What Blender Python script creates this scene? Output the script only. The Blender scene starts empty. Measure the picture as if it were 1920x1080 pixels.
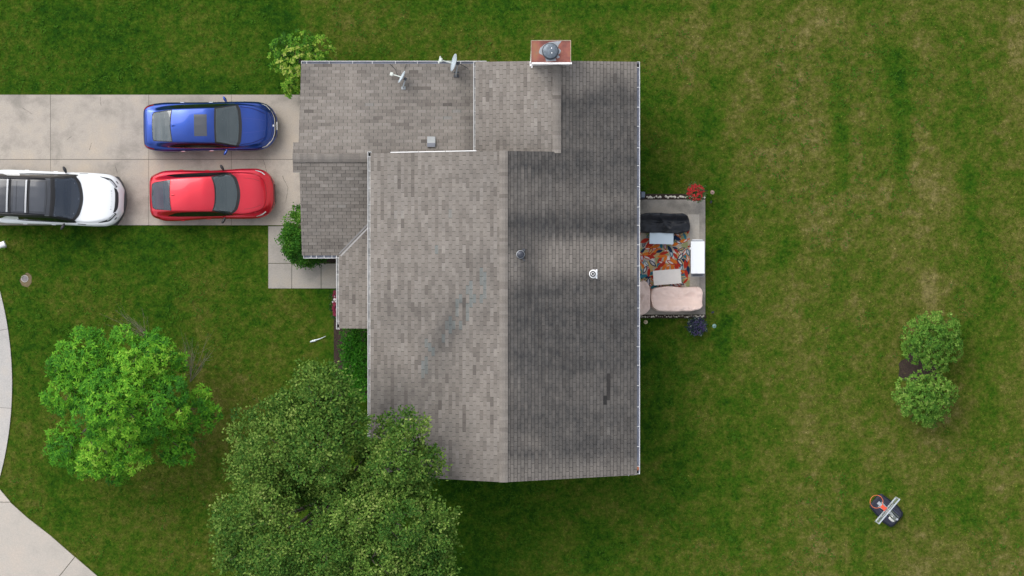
import bpy, math, random
import numpy as np
from mathutils import Vector, Matrix
random.seed(7); RNG = np.random.default_rng(11)
R = math.radians
sc = bpy.context.scene
COL = sc.collection

# ------------------------------------------------------------------ camera, sky, sun, exposure
CH = 80.0; FPX = 4016.0                      # drone height (m); focal length in photo pixels (1920 wide)
cam = bpy.data.cameras.new('camera'); cam.sensor_width = 36; cam.lens = 36*FPX/1920
cam.clip_start = 1; cam.clip_end = 3000
camo = bpy.data.objects.new('camera', cam); COL.objects.link(camo); camo.location = (0, 0, CH); sc.camera = camo

SUN_EL, SUN_AZ = 50, 316                     # soft light from the upper left of the picture
w = bpy.data.worlds.new('World'); sc.world = w; w.use_nodes = True
nt = w.node_tree; nt.nodes.clear()
wo = nt.nodes.new('ShaderNodeOutputWorld'); bg = nt.nodes.new('ShaderNodeBackground')
sky = nt.nodes.new('ShaderNodeTexSky'); sky.sky_type = 'NISHITA'; sky.sun_disc = False
sky.sun_elevation = R(SUN_EL); sky.sun_rotation = R(SUN_AZ); sky.dust_density = 3.0; sky.ozone_density = 1.0
hs = nt.nodes.new('ShaderNodeHueSaturation'); hs.inputs['Saturation'].default_value = 0.32
tc = nt.nodes.new('ShaderNodeTexCoord'); nz = nt.nodes.new('ShaderNodeTexNoise')
nz.inputs['Scale'].default_value = 2.6; nz.inputs['Detail'].default_value = 5
cr = nt.nodes.new('ShaderNodeValToRGB')
cr.color_ramp.elements[0].position = .35; cr.color_ramp.elements[0].color = (.72, .74, .78, 1)
cr.color_ramp.elements[1].position = .68; cr.color_ramp.elements[1].color = (1.3, 1.28, 1.25, 1)
mx = nt.nodes.new('ShaderNodeMix'); mx.data_type = 'RGBA'; mx.blend_type = 'MULTIPLY'; mx.inputs[0].default_value = 1
nt.links.new(tc.outputs['Generated'], nz.inputs['Vector']); nt.links.new(nz.outputs['Fac'], cr.inputs['Fac'])
nt.links.new(sky.outputs['Color'], hs.inputs['Color']); nt.links.new(hs.outputs['Color'], mx.inputs[6])
nt.links.new(cr.outputs['Color'], mx.inputs[7]); nt.links.new(mx.outputs[2], bg.inputs['Color'])
bg.inputs['Strength'].default_value = 0.15
nt.links.new(bg.outputs['Background'], wo.inputs['Surface'])
sl = bpy.data.lights.new('sun', 'SUN'); sl.energy = 0.5; sl.angle = R(45); sl.color = (1, .96, .9)
so = bpy.data.objects.new('sun', sl); COL.objects.link(so)
sdir = Vector((math.sin(R(SUN_AZ))*math.cos(R(SUN_EL)), math.cos(R(SUN_AZ))*math.cos(R(SUN_EL)), math.sin(R(SUN_EL))))
so.rotation_euler = sdir.to_track_quat('Z', 'Y').to_euler(); so.location = sdir*60
vs = sc.view_settings; vs.view_transform = 'Standard'; vs.look = 'None'; vs.gamma = 1; vs.use_curve_mapping = False
vs.exposure = 0.88

# ------------------------------------------------------------------ helpers
def W(px, py, z=0.0):                        # photo pixel at height z -> world metres
    k = (CH-z)/FPX
    return ((px-960)*k, (540-py)*k, z)
def W2(px, py, z=0.0): return W(px, py, z)[:2]

def hash01(ix, iy, s):
    n = (ix.astype(np.int64)*374761393 + iy.astype(np.int64)*668265263 + s*2147483647) & 0xFFFFFFFF
    n = ((n ^ (n >> 13))*1274126177) & 0xFFFFFFFF
    return ((n ^ (n >> 16)) & 0xFFFFFF)/float(0xFFFFFF)
def vnoise(x, y, s=0):
    x = np.asarray(x, float); y = np.asarray(y, float)
    ix = np.floor(x); iy = np.floor(y); fx = x-ix; fy = y-iy
    fx = fx*fx*(3-2*fx); fy = fy*fy*(3-2*fy)
    a = hash01(ix, iy, s); b = hash01(ix+1, iy, s); c = hash01(ix, iy+1, s); d = hash01(ix+1, iy+1, s)
    return (a*(1-fx)+b*fx)*(1-fy) + (c*(1-fx)+d*fx)*fy
def fbm(x, y, s=0, o=4):
    t = 0; a = .5; tot = 0
    for k in range(o):
        t = t + a*vnoise(x*2**k+17.3*k, y*2**k-9.1*k, s+k); tot += a; a *= .55
    return t/tot
def sstep(a, b, x): t = np.clip((x-a)/(b-a), 0, 1); return t*t*(3-2*t)

def tag(o, label=None, cat=None, group=None, kind=None):
    if label: o['label'] = label
    if cat: o['category'] = cat
    if group: o['group'] = group
    if kind: o['kind'] = kind
    return o
def empty(name, loc=(0, 0, 0), rz=0.0):
    o = bpy.data.objects.new(name, None); COL.objects.link(o); o.location = loc; o.rotation_euler = (0, 0, rz)
    o.empty_display_size = .2
    return o
def link(name, me, m, parent=None):
    o = bpy.data.objects.new(name, me); COL.objects.link(o)
    if m is not None:
        for q in (m if isinstance(m, (list, tuple)) else [m]): me.materials.append(q)
    if parent is not None: o.parent = parent
    return o
def npmesh(name, V, F, m, parent=None, smooth=False, fattr=None, pattr=None, mi=None):
    V = np.asarray(V, np.float32)
    me = bpy.data.meshes.new(name)
    me.vertices.add(len(V)); me.vertices.foreach_set('co', V.ravel())
    if isinstance(F, np.ndarray):
        n, k = F.shape
        me.loops.add(n*k); me.loops.foreach_set('vertex_index', F.astype(np.int32).ravel())
        me.polygons.add(n); me.polygons.foreach_set('loop_start', np.arange(0, n*k, k, dtype=np.int32))
        me.polygons.foreach_set('loop_total', np.full(n, k, np.int32))
    else:
        n = len(F); ls = np.array([len(f) for f in F], np.int32)
        me.loops.add(int(ls.sum())); me.loops.foreach_set('vertex_index', np.concatenate([np.asarray(f, np.int32) for f in F]))
        me.polygons.add(n); me.polygons.foreach_set('loop_start', np.concatenate([[0], np.cumsum(ls)[:-1]]).astype(np.int32))
        me.polygons.foreach_set('loop_total', ls)
    for d, dom in ((fattr, 'FACE'), (pattr, 'POINT')):
        for k, v in (d or {}).items():
            v = np.asarray(v, np.float32)
            if v.ndim == 2:
                a = me.attributes.new(k, 'FLOAT_COLOR', dom); a.data.foreach_set('color', v.ravel())
            else:
                a = me.attributes.new(k, 'FLOAT', dom); a.data.foreach_set('value', v)
    if mi is not None: me.polygons.foreach_set('material_index', np.asarray(mi, np.int32))
    me.polygons.foreach_set('use_smooth', np.full(n, bool(smooth)))
    me.update(calc_edges=True); me.validate()
    return link(name, me, m, parent)

class MB:
    def __init__(s): s.v = []; s.f = []
    def add(s, vs_, fs):
        b = len(s.v); s.v += [tuple(q) for q in vs_]; s.f += [[b+i for i in f] for f in fs]; return s
    def box(s, c, d, rz=0, rot=None, bev=0.0):
        hx, hy, hz = d[0]/2, d[1]/2, d[2]/2
        M = rot if rot is not None else Matrix.Rotation(rz, 3, 'Z')
        b = min(bev, hx*.9, hy*.9, hz*.9)
        if b <= 0:
            P = [(x, y, z) for z in (-hz, hz) for x, y in ((-hx, -hy), (hx, -hy), (hx, hy), (-hx, hy))]
            F = [(3, 2, 1, 0), (4, 5, 6, 7), (0, 1, 5, 4), (1, 2, 6, 5), (2, 3, 7, 6), (3, 0, 4, 7)]
        else:
            P = []
            for z, i in ((-hz, b), (-hz+b, 0), (hz-b, 0), (hz, b)):
                for sx, sy in ((-1, -1), (1, -1), (1, 1), (-1, 1)):
                    if i: P += [(sx*(hx-b), sy*(hy-b), z)]*2
                    else:
                        q = [(sx*(hx-b), sy*hy, z), (sx*hx, sy*(hy-b), z)]
                        P += q if sx*sy > 0 and sy < 0 or sx*sy < 0 and sy < 0 and sx > 0 else q[::-1]
            # order every corner pair counter-clockwise
            P2 = []
            for r in range(4):
                row = P[r*8:r*8+8]
                P2 += row if r in (0, 3) else sorted(row, key=lambda q: math.atan2(q[1]/hy, q[0]/hx))
            P = []
            for r in range(4):
                row = P2[r*8:r*8+8]
                if r in (0, 3): row = sorted(row, key=lambda q: math.atan2(q[1]/hy, q[0]/hx))
                P += row
            F = [tuple(range(7, -1, -1)), tuple(range(24, 32))]
            for r in range(3):
                for k in range(8):
                    a, c2 = r*8+k, r*8+(k+1) % 8
                    F.append((a, c2, c2+8, a+8))
        c = Vector(c)
        return s.add([M @ Vector(p)+c for p in P], F)
    def tube(s, pts, r, n=8, cap=True):
        pts = [Vector(p) for p in pts]; rs = r if isinstance(r, (list, tuple)) else [r]*len(pts)
        V = []; F = []
        for i, p in enumerate(pts):
            t = (pts[min(i+1, len(pts)-1)]-pts[max(i-1, 0)]).normalized()
            a = t.cross(Vector((0, 0, 1)))
            if a.length < 1e-3: a = t.cross(Vector((1, 0, 0)))
            a.normalize(); b = t.cross(a)
            for k in range(n):
                q = 2*math.pi*k/n; V.append(p+(a*math.cos(q)+b*math.sin(q))*rs[i])
        for i in range(len(pts)-1):
            for k in range(n):
                F.append((i*n+k, i*n+(k+1) % n, (i+1)*n+(k+1) % n, (i+1)*n+k))
        if cap: F += [tuple(range(n-1, -1, -1)), tuple(range((len(pts)-1)*n, len(pts)*n))]
        return s.add(V, F)
    def lathe(s, prof, c=(0, 0, 0), n=24, rot=None):
        V = []; F = []; c = Vector(c); M = rot or Matrix.Identity(3)
        for r, z in prof:
            for k in range(n):
                q = 2*math.pi*k/n; V.append(M @ Vector((r*math.cos(q), r*math.sin(q), z))+c)
        for i in range(len(prof)-1):
            for k in range(n): F.append((i*n+k, i*n+(k+1) % n, (i+1)*n+(k+1) % n, (i+1)*n+k))
        if prof[0][0] > 1e-4: F.append(tuple(range(n-1, -1, -1)))
        if prof[-1][0] > 1e-4: F.append(tuple(range((len(prof)-1)*n, len(prof)*n)))
        return s.add(V, F)
    def prism(s, poly, z0, z1):
        n = len(poly)
        ar = sum(poly[i][0]*poly[(i+1) % n][1]-poly[(i+1) % n][0]*poly[i][1] for i in range(n))
        if ar < 0: poly = poly[::-1]
        V = [(x, y, z0) for x, y in poly]+[(x, y, z1) for x, y in poly]
        F = [tuple(range(n-1, -1, -1)), tuple(range(n, 2*n))]+[(i, (i+1) % n, n+(i+1) % n, n+i) for i in range(n)]
        return s.add(V, F)
    def blob(s, c, d, n=10, m=6, jit=0.0, rot=None):
        V = []; F = []; c = Vector(c); M = rot or Matrix.Identity(3)
        for i in range(m+1):
            th = math.pi*i/m
            for k in range(n):
                ph = 2*math.pi*k/n; j = 1+random.uniform(-jit, jit)
                V.append(M @ Vector((d[0]*j*math.sin(th)*math.cos(ph), d[1]*j*math.sin(th)*math.sin(ph), -d[2]*j*math.cos(th)))+c)
        for i in range(m):
            for k in range(n): F.append((i*n+k, i*n+(k+1) % n, (i+1)*n+(k+1) % n, (i+1)*n+k))
        return s.add(V, F)
    def build(s, name, m, parent=None, smooth=False):
        return npmesh(name, np.array(s.v), s.f, m, parent, smooth)

# ------------------------------------------------------------------ materials
def pbr(name, col, rough=.6, metal=0.0, coat=0.0, var=0.0, vscale=3.0, bump=0.0, bscale=60, spec=.5, trans=0, alpha=1):
    m = bpy.data.materials.new(name); m.use_nodes = True; N = m.node_tree; L = N.links
    b = N.nodes['Principled BSDF']
    b.inputs['Base Color'].default_value = (*col, 1); b.inputs['Roughness'].default_value = rough
    b.inputs['Metallic'].default_value = metal; b.inputs['Coat Weight'].default_value = coat
    b.inputs['Coat Roughness'].default_value = .04; b.inputs['Specular IOR Level'].default_value = spec
    b.inputs['Transmission Weight'].default_value = trans; b.inputs['Alpha'].default_value = alpha
    t = N.nodes.new('ShaderNodeTexCoord')
    if var:
        n = N.nodes.new('ShaderNodeTexNoise'); n.inputs['Scale'].default_value = vscale; n.inputs['Detail'].default_value = 7
        n.inputs['Roughness'].default_value = .65
        r = N.nodes.new('ShaderNodeMapRange'); r.inputs[1].default_value = .25; r.inputs[2].default_value = .75
        r.inputs[3].default_value = 1-var; r.inputs[4].default_value = 1+var
        x = N.nodes.new('ShaderNodeVectorMath'); x.operation = 'SCALE'; x.inputs[0].default_value = col
        L.new(t.outputs['Object'], n.inputs['Vector']); L.new(n.outputs['Fac'], r.inputs[0])
        L.new(r.outputs[0], x.inputs['Scale']); L.new(x.outputs[0], b.inputs['Base Color'])
    if bump:
        n = N.nodes.new('ShaderNodeTexNoise'); n.inputs['Scale'].default_value = bscale; n.inputs['Detail'].default_value = 4
        u = N.nodes.new('ShaderNodeBump'); u.inputs['Strength'].default_value = bump; u.inputs['Distance'].default_value = .02
        L.new(t.outputs['Object'], n.inputs['Vector']); L.new(n.outputs['Fac'], u.inputs['Height']); L.new(u.outputs[0], b.inputs['Normal'])
    return m
def ramp(N, stops):
    c = N.nodes.new('ShaderNodeValToRGB'); e = c.color_ramp.elements
    while len(e) > len(stops): e.remove(e[-1])
    while len(e) < len(stops): e.new(.5)
    for q, (p, col) in zip(e, stops): q.position = p; q.color = (*col, 1)
    return c
def attr(N, name):
    a = N.nodes.new('ShaderNodeAttribute'); a.attribute_name = name; return a

def leafmat(name, stops, rough=.55, transl=.3):
    m = bpy.data.materials.new(name); m.use_nodes = True; N = m.node_tree; L = N.links
    b = N.nodes['Principled BSDF']; b.inputs['Roughness'].default_value = rough+.15; b.inputs['Specular IOR Level'].default_value = .12
    a = attr(N, 'tone'); c = ramp(N, stops); L.new(a.outputs['Fac'], c.inputs['Fac']); L.new(c.outputs['Color'], b.inputs['Base Color'])
    t = N.nodes.new('ShaderNodeBsdfTranslucent'); L.new(c.outputs['Color'], t.inputs['Color'])
    x = N.nodes.new('ShaderNodeMixShader'); x.inputs[0].default_value = transl
    L.new(b.outputs[0], x.inputs[1]); L.new(t.outputs[0], x.inputs[2]); L.new(x.outputs[0], N.nodes['Material Output'].inputs['Surface'])
    return m

def lawnmat():
    m = bpy.data.materials.new('lawn_grass'); m.use_nodes = True; N = m.node_tree; L = N.links
    b = N.nodes['Principled BSDF']; b.inputs['Roughness'].default_value = .85; b.inputs['Specular IOR Level'].default_value = .06
    t = N.nodes.new('ShaderNodeTexCoord'); a = attr(N, 'dry')
    n1 = N.nodes.new('ShaderNodeTexNoise'); n1.inputs['Scale'].default_value = 3.4; n1.inputs['Detail'].default_value = 9; n1.inputs['Roughness'].default_value = .72
    n2 = N.nodes.new('ShaderNodeTexNoise'); n2.inputs['Scale'].default_value = 11; n2.inputs['Detail'].default_value = 6; n2.inputs['Roughness'].default_value = .8
    for n in (n1, n2): L.new(t.outputs['Object'], n.inputs['Vector'])
    m1 = N.nodes.new('ShaderNodeMath'); m1.operation = 'MULTIPLY_ADD'; m1.inputs[1].default_value = 1.45; m1.inputs[2].default_value = -.725
    L.new(n1.outputs['Fac'], m1.inputs[0])
    m2 = N.nodes.new('ShaderNodeMath'); m2.operation = 'MULTIPLY_ADD'; m2.inputs[1].default_value = .8; m2.inputs[2].default_value = -.4
    L.new(n2.outputs['Fac'], m2.inputs[0])
    s1 = N.nodes.new('ShaderNodeMath'); L.new(m1.outputs[0], s1.inputs[0]); L.new(m2.outputs[0], s1.inputs[1])
    s2 = N.nodes.new('ShaderNodeMath'); L.new(s1.outputs[0], s2.inputs[0]); L.new(a.outputs['Fac'], s2.inputs[1])
    c = ramp(N, GRASS_STOPS)
    L.new(s2.outputs[0], c.inputs['Fac'])
    n3 = N.nodes.new('ShaderNodeTexNoise'); n3.inputs['Scale'].default_value = 5.5; n3.inputs['Detail'].default_value = 8; n3.inputs['Roughness'].default_value = .75
    L.new(t.outputs['Object'], n3.inputs['Vector'])
    r3 = N.nodes.new('ShaderNodeMapRange'); r3.inputs[1].default_value = .3; r3.inputs[2].default_value = .7; r3.inputs[3].default_value = .62; r3.inputs[4].default_value = 1.5
    L.new(n3.outputs['Fac'], r3.inputs[0]); lu = attr(N, 'lum'); k = N.nodes.new('ShaderNodeMath'); k.operation = 'MULTIPLY'
    L.new(r3.outputs[0], k.inputs[0]); L.new(lu.outputs['Fac'], k.inputs[1])
    x = N.nodes.new('ShaderNodeVectorMath'); x.operation = 'SCALE'; L.new(c.outputs['Color'], x.inputs[0]); L.new(k.outputs[0], x.inputs['Scale'])
    L.new(x.outputs[0], b.inputs['Base Color'])
    return m
GRASS_STOPS = [(0, (.013, .054, .003)), (.25, (.034, .088, .004)), (.5, (.070, .101, .010)), (.75, (.114, .116, .024)), (1, (.18, .156, .056))]

def concrete(name, col, stain=.35, scale=.7, warm=(1.0, .95, .88)):
    m = bpy.data.materials.new(name); m.use_nodes = True; N = m.node_tree; L = N.links
    b = N.nodes['Principled BSDF']; b.inputs['Roughness'].default_value = .85; b.inputs['Specular IOR Level'].default_value = .25
    t = N.nodes.new('ShaderNodeTexCoord'); a = attr(N, 'tone')
    n1 = N.nodes.new('ShaderNodeTexNoise'); n1.inputs['Scale'].default_value = scale; n1.inputs['Detail'].default_value = 9; n1.inputs['Roughness'].default_value = .66
    n1.inputs['Distortion'].default_value = .15
    n2 = N.nodes.new('ShaderNodeTexNoise'); n2.inputs['Scale'].default_value = 28; n2.inputs['Detail'].default_value = 5; n2.inputs['Roughness'].default_value = .8
    for n in (n1, n2): L.new(t.outputs['Object'], n.inputs['Vector'])
    c1 = ramp(N, [(.3, tuple(q*(1-stain)*v for q, v in zip(col, (.98, 1, 1)))), (.5, col), (.72, tuple(q*(1+stain*.45)*v for q, v in zip(col, warm)))])
    L.new(n1.outputs['Fac'], c1.inputs['Fac'])
    r = N.nodes.new('ShaderNodeMapRange'); r.inputs[1].default_value = .3; r.inputs[2].default_value = .7; r.inputs[3].default_value = .84; r.inputs[4].default_value = 1.14
    L.new(n2.outputs['Fac'], r.inputs[0])
    k = N.nodes.new('ShaderNodeMath'); k.operation = 'MULTIPLY'; L.new(r.outputs[0], k.inputs[0]); L.new(a.outputs['Fac'], k.inputs[1])
    x = N.nodes.new('ShaderNodeVectorMath'); x.operation = 'SCALE'; L.new(c1.outputs['Color'], x.inputs[0]); L.new(k.outputs[0], x.inputs['Scale'])
    L.new(x.outputs[0], b.inputs['Base Color'])
    u = N.nodes.new('ShaderNodeBump'); u.inputs['Strength'].default_value = .25; u.inputs['Distance'].default_value = .01
    L.new(n2.outputs['Fac'], u.inputs['Height']); L.new(u.outputs[0], b.inputs['Normal'])
    return m

def shinglemat():
    m = bpy.data.materials.new('asphalt_shingle'); m.use_nodes = True; N = m.node_tree; L = N.links
    b = N.nodes['Principled BSDF']; b.inputs['Roughness'].default_value = .9; b.inputs['Specular IOR Level'].default_value = .2
    t = N.nodes.new('ShaderNodeTexCoord'); a = attr(N, 'tone'); s = attr(N, 'stain')
    c = ramp(N, SHINGLE_STOPS); L.new(a.outputs['Fac'], c.inputs['Fac'])
    x = N.nodes.new('ShaderNodeMix'); x.data_type = 'RGBA'
    n1 = N.nodes.new('ShaderNodeTexNoise'); n1.inputs['Scale'].default_value = 3.2; n1.inputs['Detail'].default_value = 8; n1.inputs['Roughness'].default_value = .7
    n2 = N.nodes.new('ShaderNodeTexNoise'); n2.inputs['Scale'].default_value = 70; n2.inputs['Detail'].default_value = 3
    for n in (n1, n2): L.new(t.outputs['Object'], n.inputs['Vector'])
    r1 = N.nodes.new('ShaderNodeMapRange'); r1.inputs[1].default_value = .3; r1.inputs[2].default_value = .7; r1.inputs[3].default_value = -.16; r1.inputs[4].default_value = .16
    L.new(n1.outputs['Fac'], r1.inputs[0])
    ad = N.nodes.new('ShaderNodeMath'); L.new(r1.outputs[0], ad.inputs[0]); L.new(s.outputs['Fac'], ad.inputs[1]); ad.use_clamp = True
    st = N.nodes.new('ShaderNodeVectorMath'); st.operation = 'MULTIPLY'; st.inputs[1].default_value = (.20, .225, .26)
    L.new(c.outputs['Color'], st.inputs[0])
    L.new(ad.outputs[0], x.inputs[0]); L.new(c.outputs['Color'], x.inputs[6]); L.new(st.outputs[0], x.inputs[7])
    r2 = N.nodes.new('ShaderNodeMapRange'); r2.inputs[1].default_value = .3; r2.inputs[2].default_value = .7; r2.inputs[3].default_value = .8; r2.inputs[4].default_value = 1.2
    L.new(n2.outputs['Fac'], r2.inputs[0])
    sc_ = N.nodes.new('ShaderNodeVectorMath'); sc_.operation = 'SCALE'; L.new(x.outputs[2], sc_.inputs[0]); L.new(r2.outputs[0], sc_.inputs['Scale'])
    L.new(sc_.outputs[0], b.inputs['Base Color'])
    u = N.nodes.new('ShaderNodeBump'); u.inputs['Strength'].default_value = .3; u.inputs['Distance'].default_value = .004
    L.new(n2.outputs['Fac'], u.inputs['Height']); L.new(u.outputs[0], b.inputs['Normal'])
    return m
SHINGLE_STOPS = [(0, (.05, .046, .044)), (.25, (.15, .132, .115)), (.5, (.220, .197, .172)), (.75, (.268, .242, .214)), (.9, (.165, .178, .168)), (1, (.5, .47, .45))]

def colattr(name, rough=.8, var=.12):
    m = bpy.data.materials.new(name); m.use_nodes = True; N = m.node_tree; L = N.links
    b = N.nodes['Principled BSDF']; b.inputs['Roughness'].default_value = rough; b.inputs['Specular IOR Level'].default_value = .2
    a = attr(N, 'col'); t = N.nodes.new('ShaderNodeTexCoord')
    n = N.nodes.new('ShaderNodeTexNoise'); n.inputs['Scale'].default_value = 35; n.inputs['Detail'].default_value = 4
    r = N.nodes.new('ShaderNodeMapRange'); r.inputs[1].default_value = .3; r.inputs[2].default_value = .7; r.inputs[3].default_value = 1-var; r.inputs[4].default_value = 1+var
    x = N.nodes.new('ShaderNodeVectorMath'); x.operation = 'SCALE'
    L.new(t.outputs['Object'], n.inputs['Vector']); L.new(n.outputs['Fac'], r.inputs[0]); L.new(r.outputs[0], x.inputs['Scale'])
    L.new(a.outputs['Color'], x.inputs[0]); L.new(x.outputs[0], b.inputs['Base Color'])
    return m

def carpaint(name, col, metal=.55, rough=.32):
    return pbr(name, col, rough, metal, 1.0)
M_GRASS = lawnmat()
M_DRIVE = concrete('driveway_concrete', (.382, .342, .294), .36, .8)
M_WALK = concrete('walkway_concrete', (.34, .315, .28), .26, .9)
M_PATIO = concrete('patio_concrete', (.34, .31, .27), .45, 1.1)
M_STREET = concrete('street_concrete', (.45, .41, .36), .2, .45, (1.05, .98, .92))
M_KERB = concrete('kerb_concrete', (.43, .41, .385), .14, .8)
M_JOINT = pbr('joint_dirt', (.06, .05, .042), .95, var=.3)
M_MULCH = pbr('bark_mulch', (.035, .022, .016), .95, var=.6, vscale=18, bump=1, bscale=25)
M_SOIL = pbr('sandy_soil', (.15, .115, .06), .95, var=.3, vscale=9)
M_SHINGLE = shinglemat()
M_FELT = pbr('shingle_underlay', (.05, .046, .043), .95, var=.3)
M_TRIM = pbr('white_trim', (.72, .71, .69), .5, var=.12, vscale=2.5)
M_SIDING = pbr('vinyl_siding', (.6, .57, .52), .6, var=.06)
M_GUT = pbr('gutter_white', (.62, .62, .61), .4, var=.08, vscale=4)
M_TROUGH = pbr('gutter_wet_shade_inside', (.16, .175, .22), .25, var=.35, vscale=3.5)  # inner shadow and sky reflection of the wet trough, put into the colour
M_TROUGH_DIRTY = pbr('gutter_dirty_inside', (.42, .41, .39), .6, var=.6, vscale=4)
M_STEEL = pbr('galvanised_steel', (.33, .35, .37), .4, .6, var=.2, vscale=8)
M_STEEL_DK = pbr('dark_steel', (.06, .065, .075), .5, .4, var=.2)
M_BLACK = pbr('black_rubber', (.012, .012, .013), .6)
M_HOLE = pbr('dark_opening', (.004, .004, .004), .9)
M_GLASS = pbr('tinted_glass', (.048, .078, .078), .05, .0, 1.0, spec=.9)
for m_, a_ in ((M_GLASS, .6),): m_.node_tree.nodes['Principled BSDF'].inputs['Alpha'].default_value = a_; m_.node_tree.nodes['Principled BSDF'].inputs['IOR'].default_value = 1.9
M_SEAT = pbr('charcoal_seat', (.05, .05, .052), .8, var=.2, vscale=6); M_SEAT_L = pbr('grey_seat', (.11, .105, .10), .8, var=.2, vscale=6); M_DASH = pbr('dashboard_black', (.016, .016, .018), .6)
M_GLASS_DK = pbr('dark_side_glass', (.008, .01, .01), .06, spec=.6)
M_GLASS_BL = pbr('blue_tinted_glass', (.03, .045, .07), .05, .0, 1.0, spec=.9)
M_GLASS_BL.node_tree.nodes['Principled BSDF'].inputs['Alpha'].default_value = .62
M_GLASS_GR = pbr('grey_roof_glass', (.05, .055, .065), .12, coat=.6)
M_CHROME = pbr('bright_chrome', (.75, .76, .78), .18, 1)
M_LAMP = pbr('headlight_lens', (.62, .64, .66), .1, .3, 1)
M_TAIL = pbr('tail_light_lens', (.25, .006, .008), .12, coat=1)
M_RIM = pbr('alloy_rim', (.45, .46, .47), .3, 1)
M_PLASTIC = pbr('black_plastic', (.018, .018, .02), .45, var=.2)

# ------------------------------------------------------------------ ground
CTRL = np.array([(100, 100, .27), (300, 40, .36), (200, 150, .12), (450, 130, .2), (30, 60, .3), (700, 60, .42), (850, 60, .42), (1100, 50, .42), (1300, 100, .6),
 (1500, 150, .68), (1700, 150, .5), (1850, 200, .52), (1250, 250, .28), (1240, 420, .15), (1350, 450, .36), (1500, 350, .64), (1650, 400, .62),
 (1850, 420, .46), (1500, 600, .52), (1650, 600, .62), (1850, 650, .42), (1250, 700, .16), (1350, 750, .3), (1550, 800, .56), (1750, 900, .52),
 (1880, 850, .55), (1300, 950, .36), (1000, 1000, .3), (1500, 1000, .48), (1850, 1040, .58), (900, 980, .2), (300, 480, .2), (150, 470, .24),
 (70, 550, .36), (400, 560, .36), (550, 600, .44), (600, 600, .4), (480, 650, .48), (50, 780, .46), (400, 780, .58), (300, 930, .56), (150, 960, .38),
 (350, 1030, .4), (60, 620, .34), (200, 560, .3), (300, 620, .42), (1100, 1040, .4), (620, 650, .3)], float)
cx_ = (CTRL[:, 0]-960)*CH/FPX; cy_ = (540-CTRL[:, 1])*CH/FPX
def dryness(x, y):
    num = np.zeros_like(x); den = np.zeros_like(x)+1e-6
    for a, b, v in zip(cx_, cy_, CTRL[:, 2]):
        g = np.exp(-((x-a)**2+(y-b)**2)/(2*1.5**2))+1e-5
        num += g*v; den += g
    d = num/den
    d += (fbm(x*.6, y*.6, 3, 5)-.5)*.5+(fbm(x*2.4, y*2.4, 13, 4)-.5)*(.45+.25*sstep(2, 8, x))
    d += sstep(3, 8, x)*((.10*(vnoise(x*1.15+.3*np.sin(y*.25), y*.05, 71)-.5)*2)+.10*(fbm(x*1.4, y*.12, 31)-.5)*2)   # mower passes
    d += (1-sstep(-8, 0, x))*sstep(5, 8, y)*.10*(fbm(x*.2, y*1.3, 37)-.5)*2
    for px_, py_, q, a_, b_ in ((1690, 150, -.34, .5, 1.4), (1575, 250, -.26, .3, 2.0), (1690, 290, -.26, .3, 1.3), (1810, 300, -.15, .35, 2.5), (1270, 12, -.2, 8, .3), (1860, 205, -.2, .5, .4), (1755, 45, -.14, .8, .5), (610, 255, 0, 1, 1), (280, 945, -.2, 1.1, .3)):
        d += q*np.exp(-((x-(px_-960)*CH/FPX)/a_)**2-((y-(540-py_)*CH/FPX)/b_)**2)
    return np.clip(d-.02+.05*sstep(5, 9, x), 0, 1)
g = np.concatenate([[-700, -300, -120, -60, -35], np.arange(-25, 25.01, .25), [35, 60, 120, 300, 700]])
gx, gy = np.meshgrid(g, g); n = len(g)
V = np.stack([gx.ravel(), gy.ravel(), np.zeros(n*n)], 1)
i = np.arange(n*n).reshape(n, n)
F = np.stack([i[:-1, :-1], i[:-1, 1:], i[1:, 1:], i[1:, :-1]], -1).reshape(-1, 4)
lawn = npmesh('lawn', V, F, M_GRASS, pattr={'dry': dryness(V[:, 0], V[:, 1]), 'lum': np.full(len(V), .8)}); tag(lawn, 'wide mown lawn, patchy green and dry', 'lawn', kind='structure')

def slabs(name, panels, m, z0, z1, label, cat, gap=.012, fill=True):
    """concrete panels (px rectangles or polygons) in one mesh, with dirt joints between"""
    mb = MB(); fc = []; mi = []
    for p in panels:
        pts = [W2(*q) for q in p]
        c = np.mean(pts, 0); pp = []
        for q in pts:                         # shrink by the joint gap
            d = np.array(q)-c; pp.append(tuple(c+d*(1-gap/2/np.maximum(np.abs(d), .3))))
        n0 = len(mb.f); mb.prism(pp, z0, z1); k = len(mb.f)-n0
        fc += [random.uniform(.92, 1.07)]*k; mi += [0]*k
        if fill:
            n0 = len(mb.f); mb.prism(pts, z0-.01, z1-.012); k = len(mb.f)-n0; fc += [1]*k; mi += [1]*k
    o = npmesh(name, np.array(mb.v), mb.f, [m, M_JOINT], fattr={'tone': fc}, mi=mi)
    return tag(o, label, cat, kind='structure')
def rect(x0, y0, x1, y1): return [(x0, y0), (x1, y0), (x1, y1), (x0, y1)]
xs = [-130, -89, 95, 279, 434, 568]
pan = []
for a, b in zip(xs[:-1], xs[1:]):
    pan += [rect(a, 177.5, b, 298.8), rect(a, 299, b, 422.5)]
slabs('driveway', pan, M_DRIVE, -.1, .03, 'stained concrete driveway of large jointed slabs', 'driveway')
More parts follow.
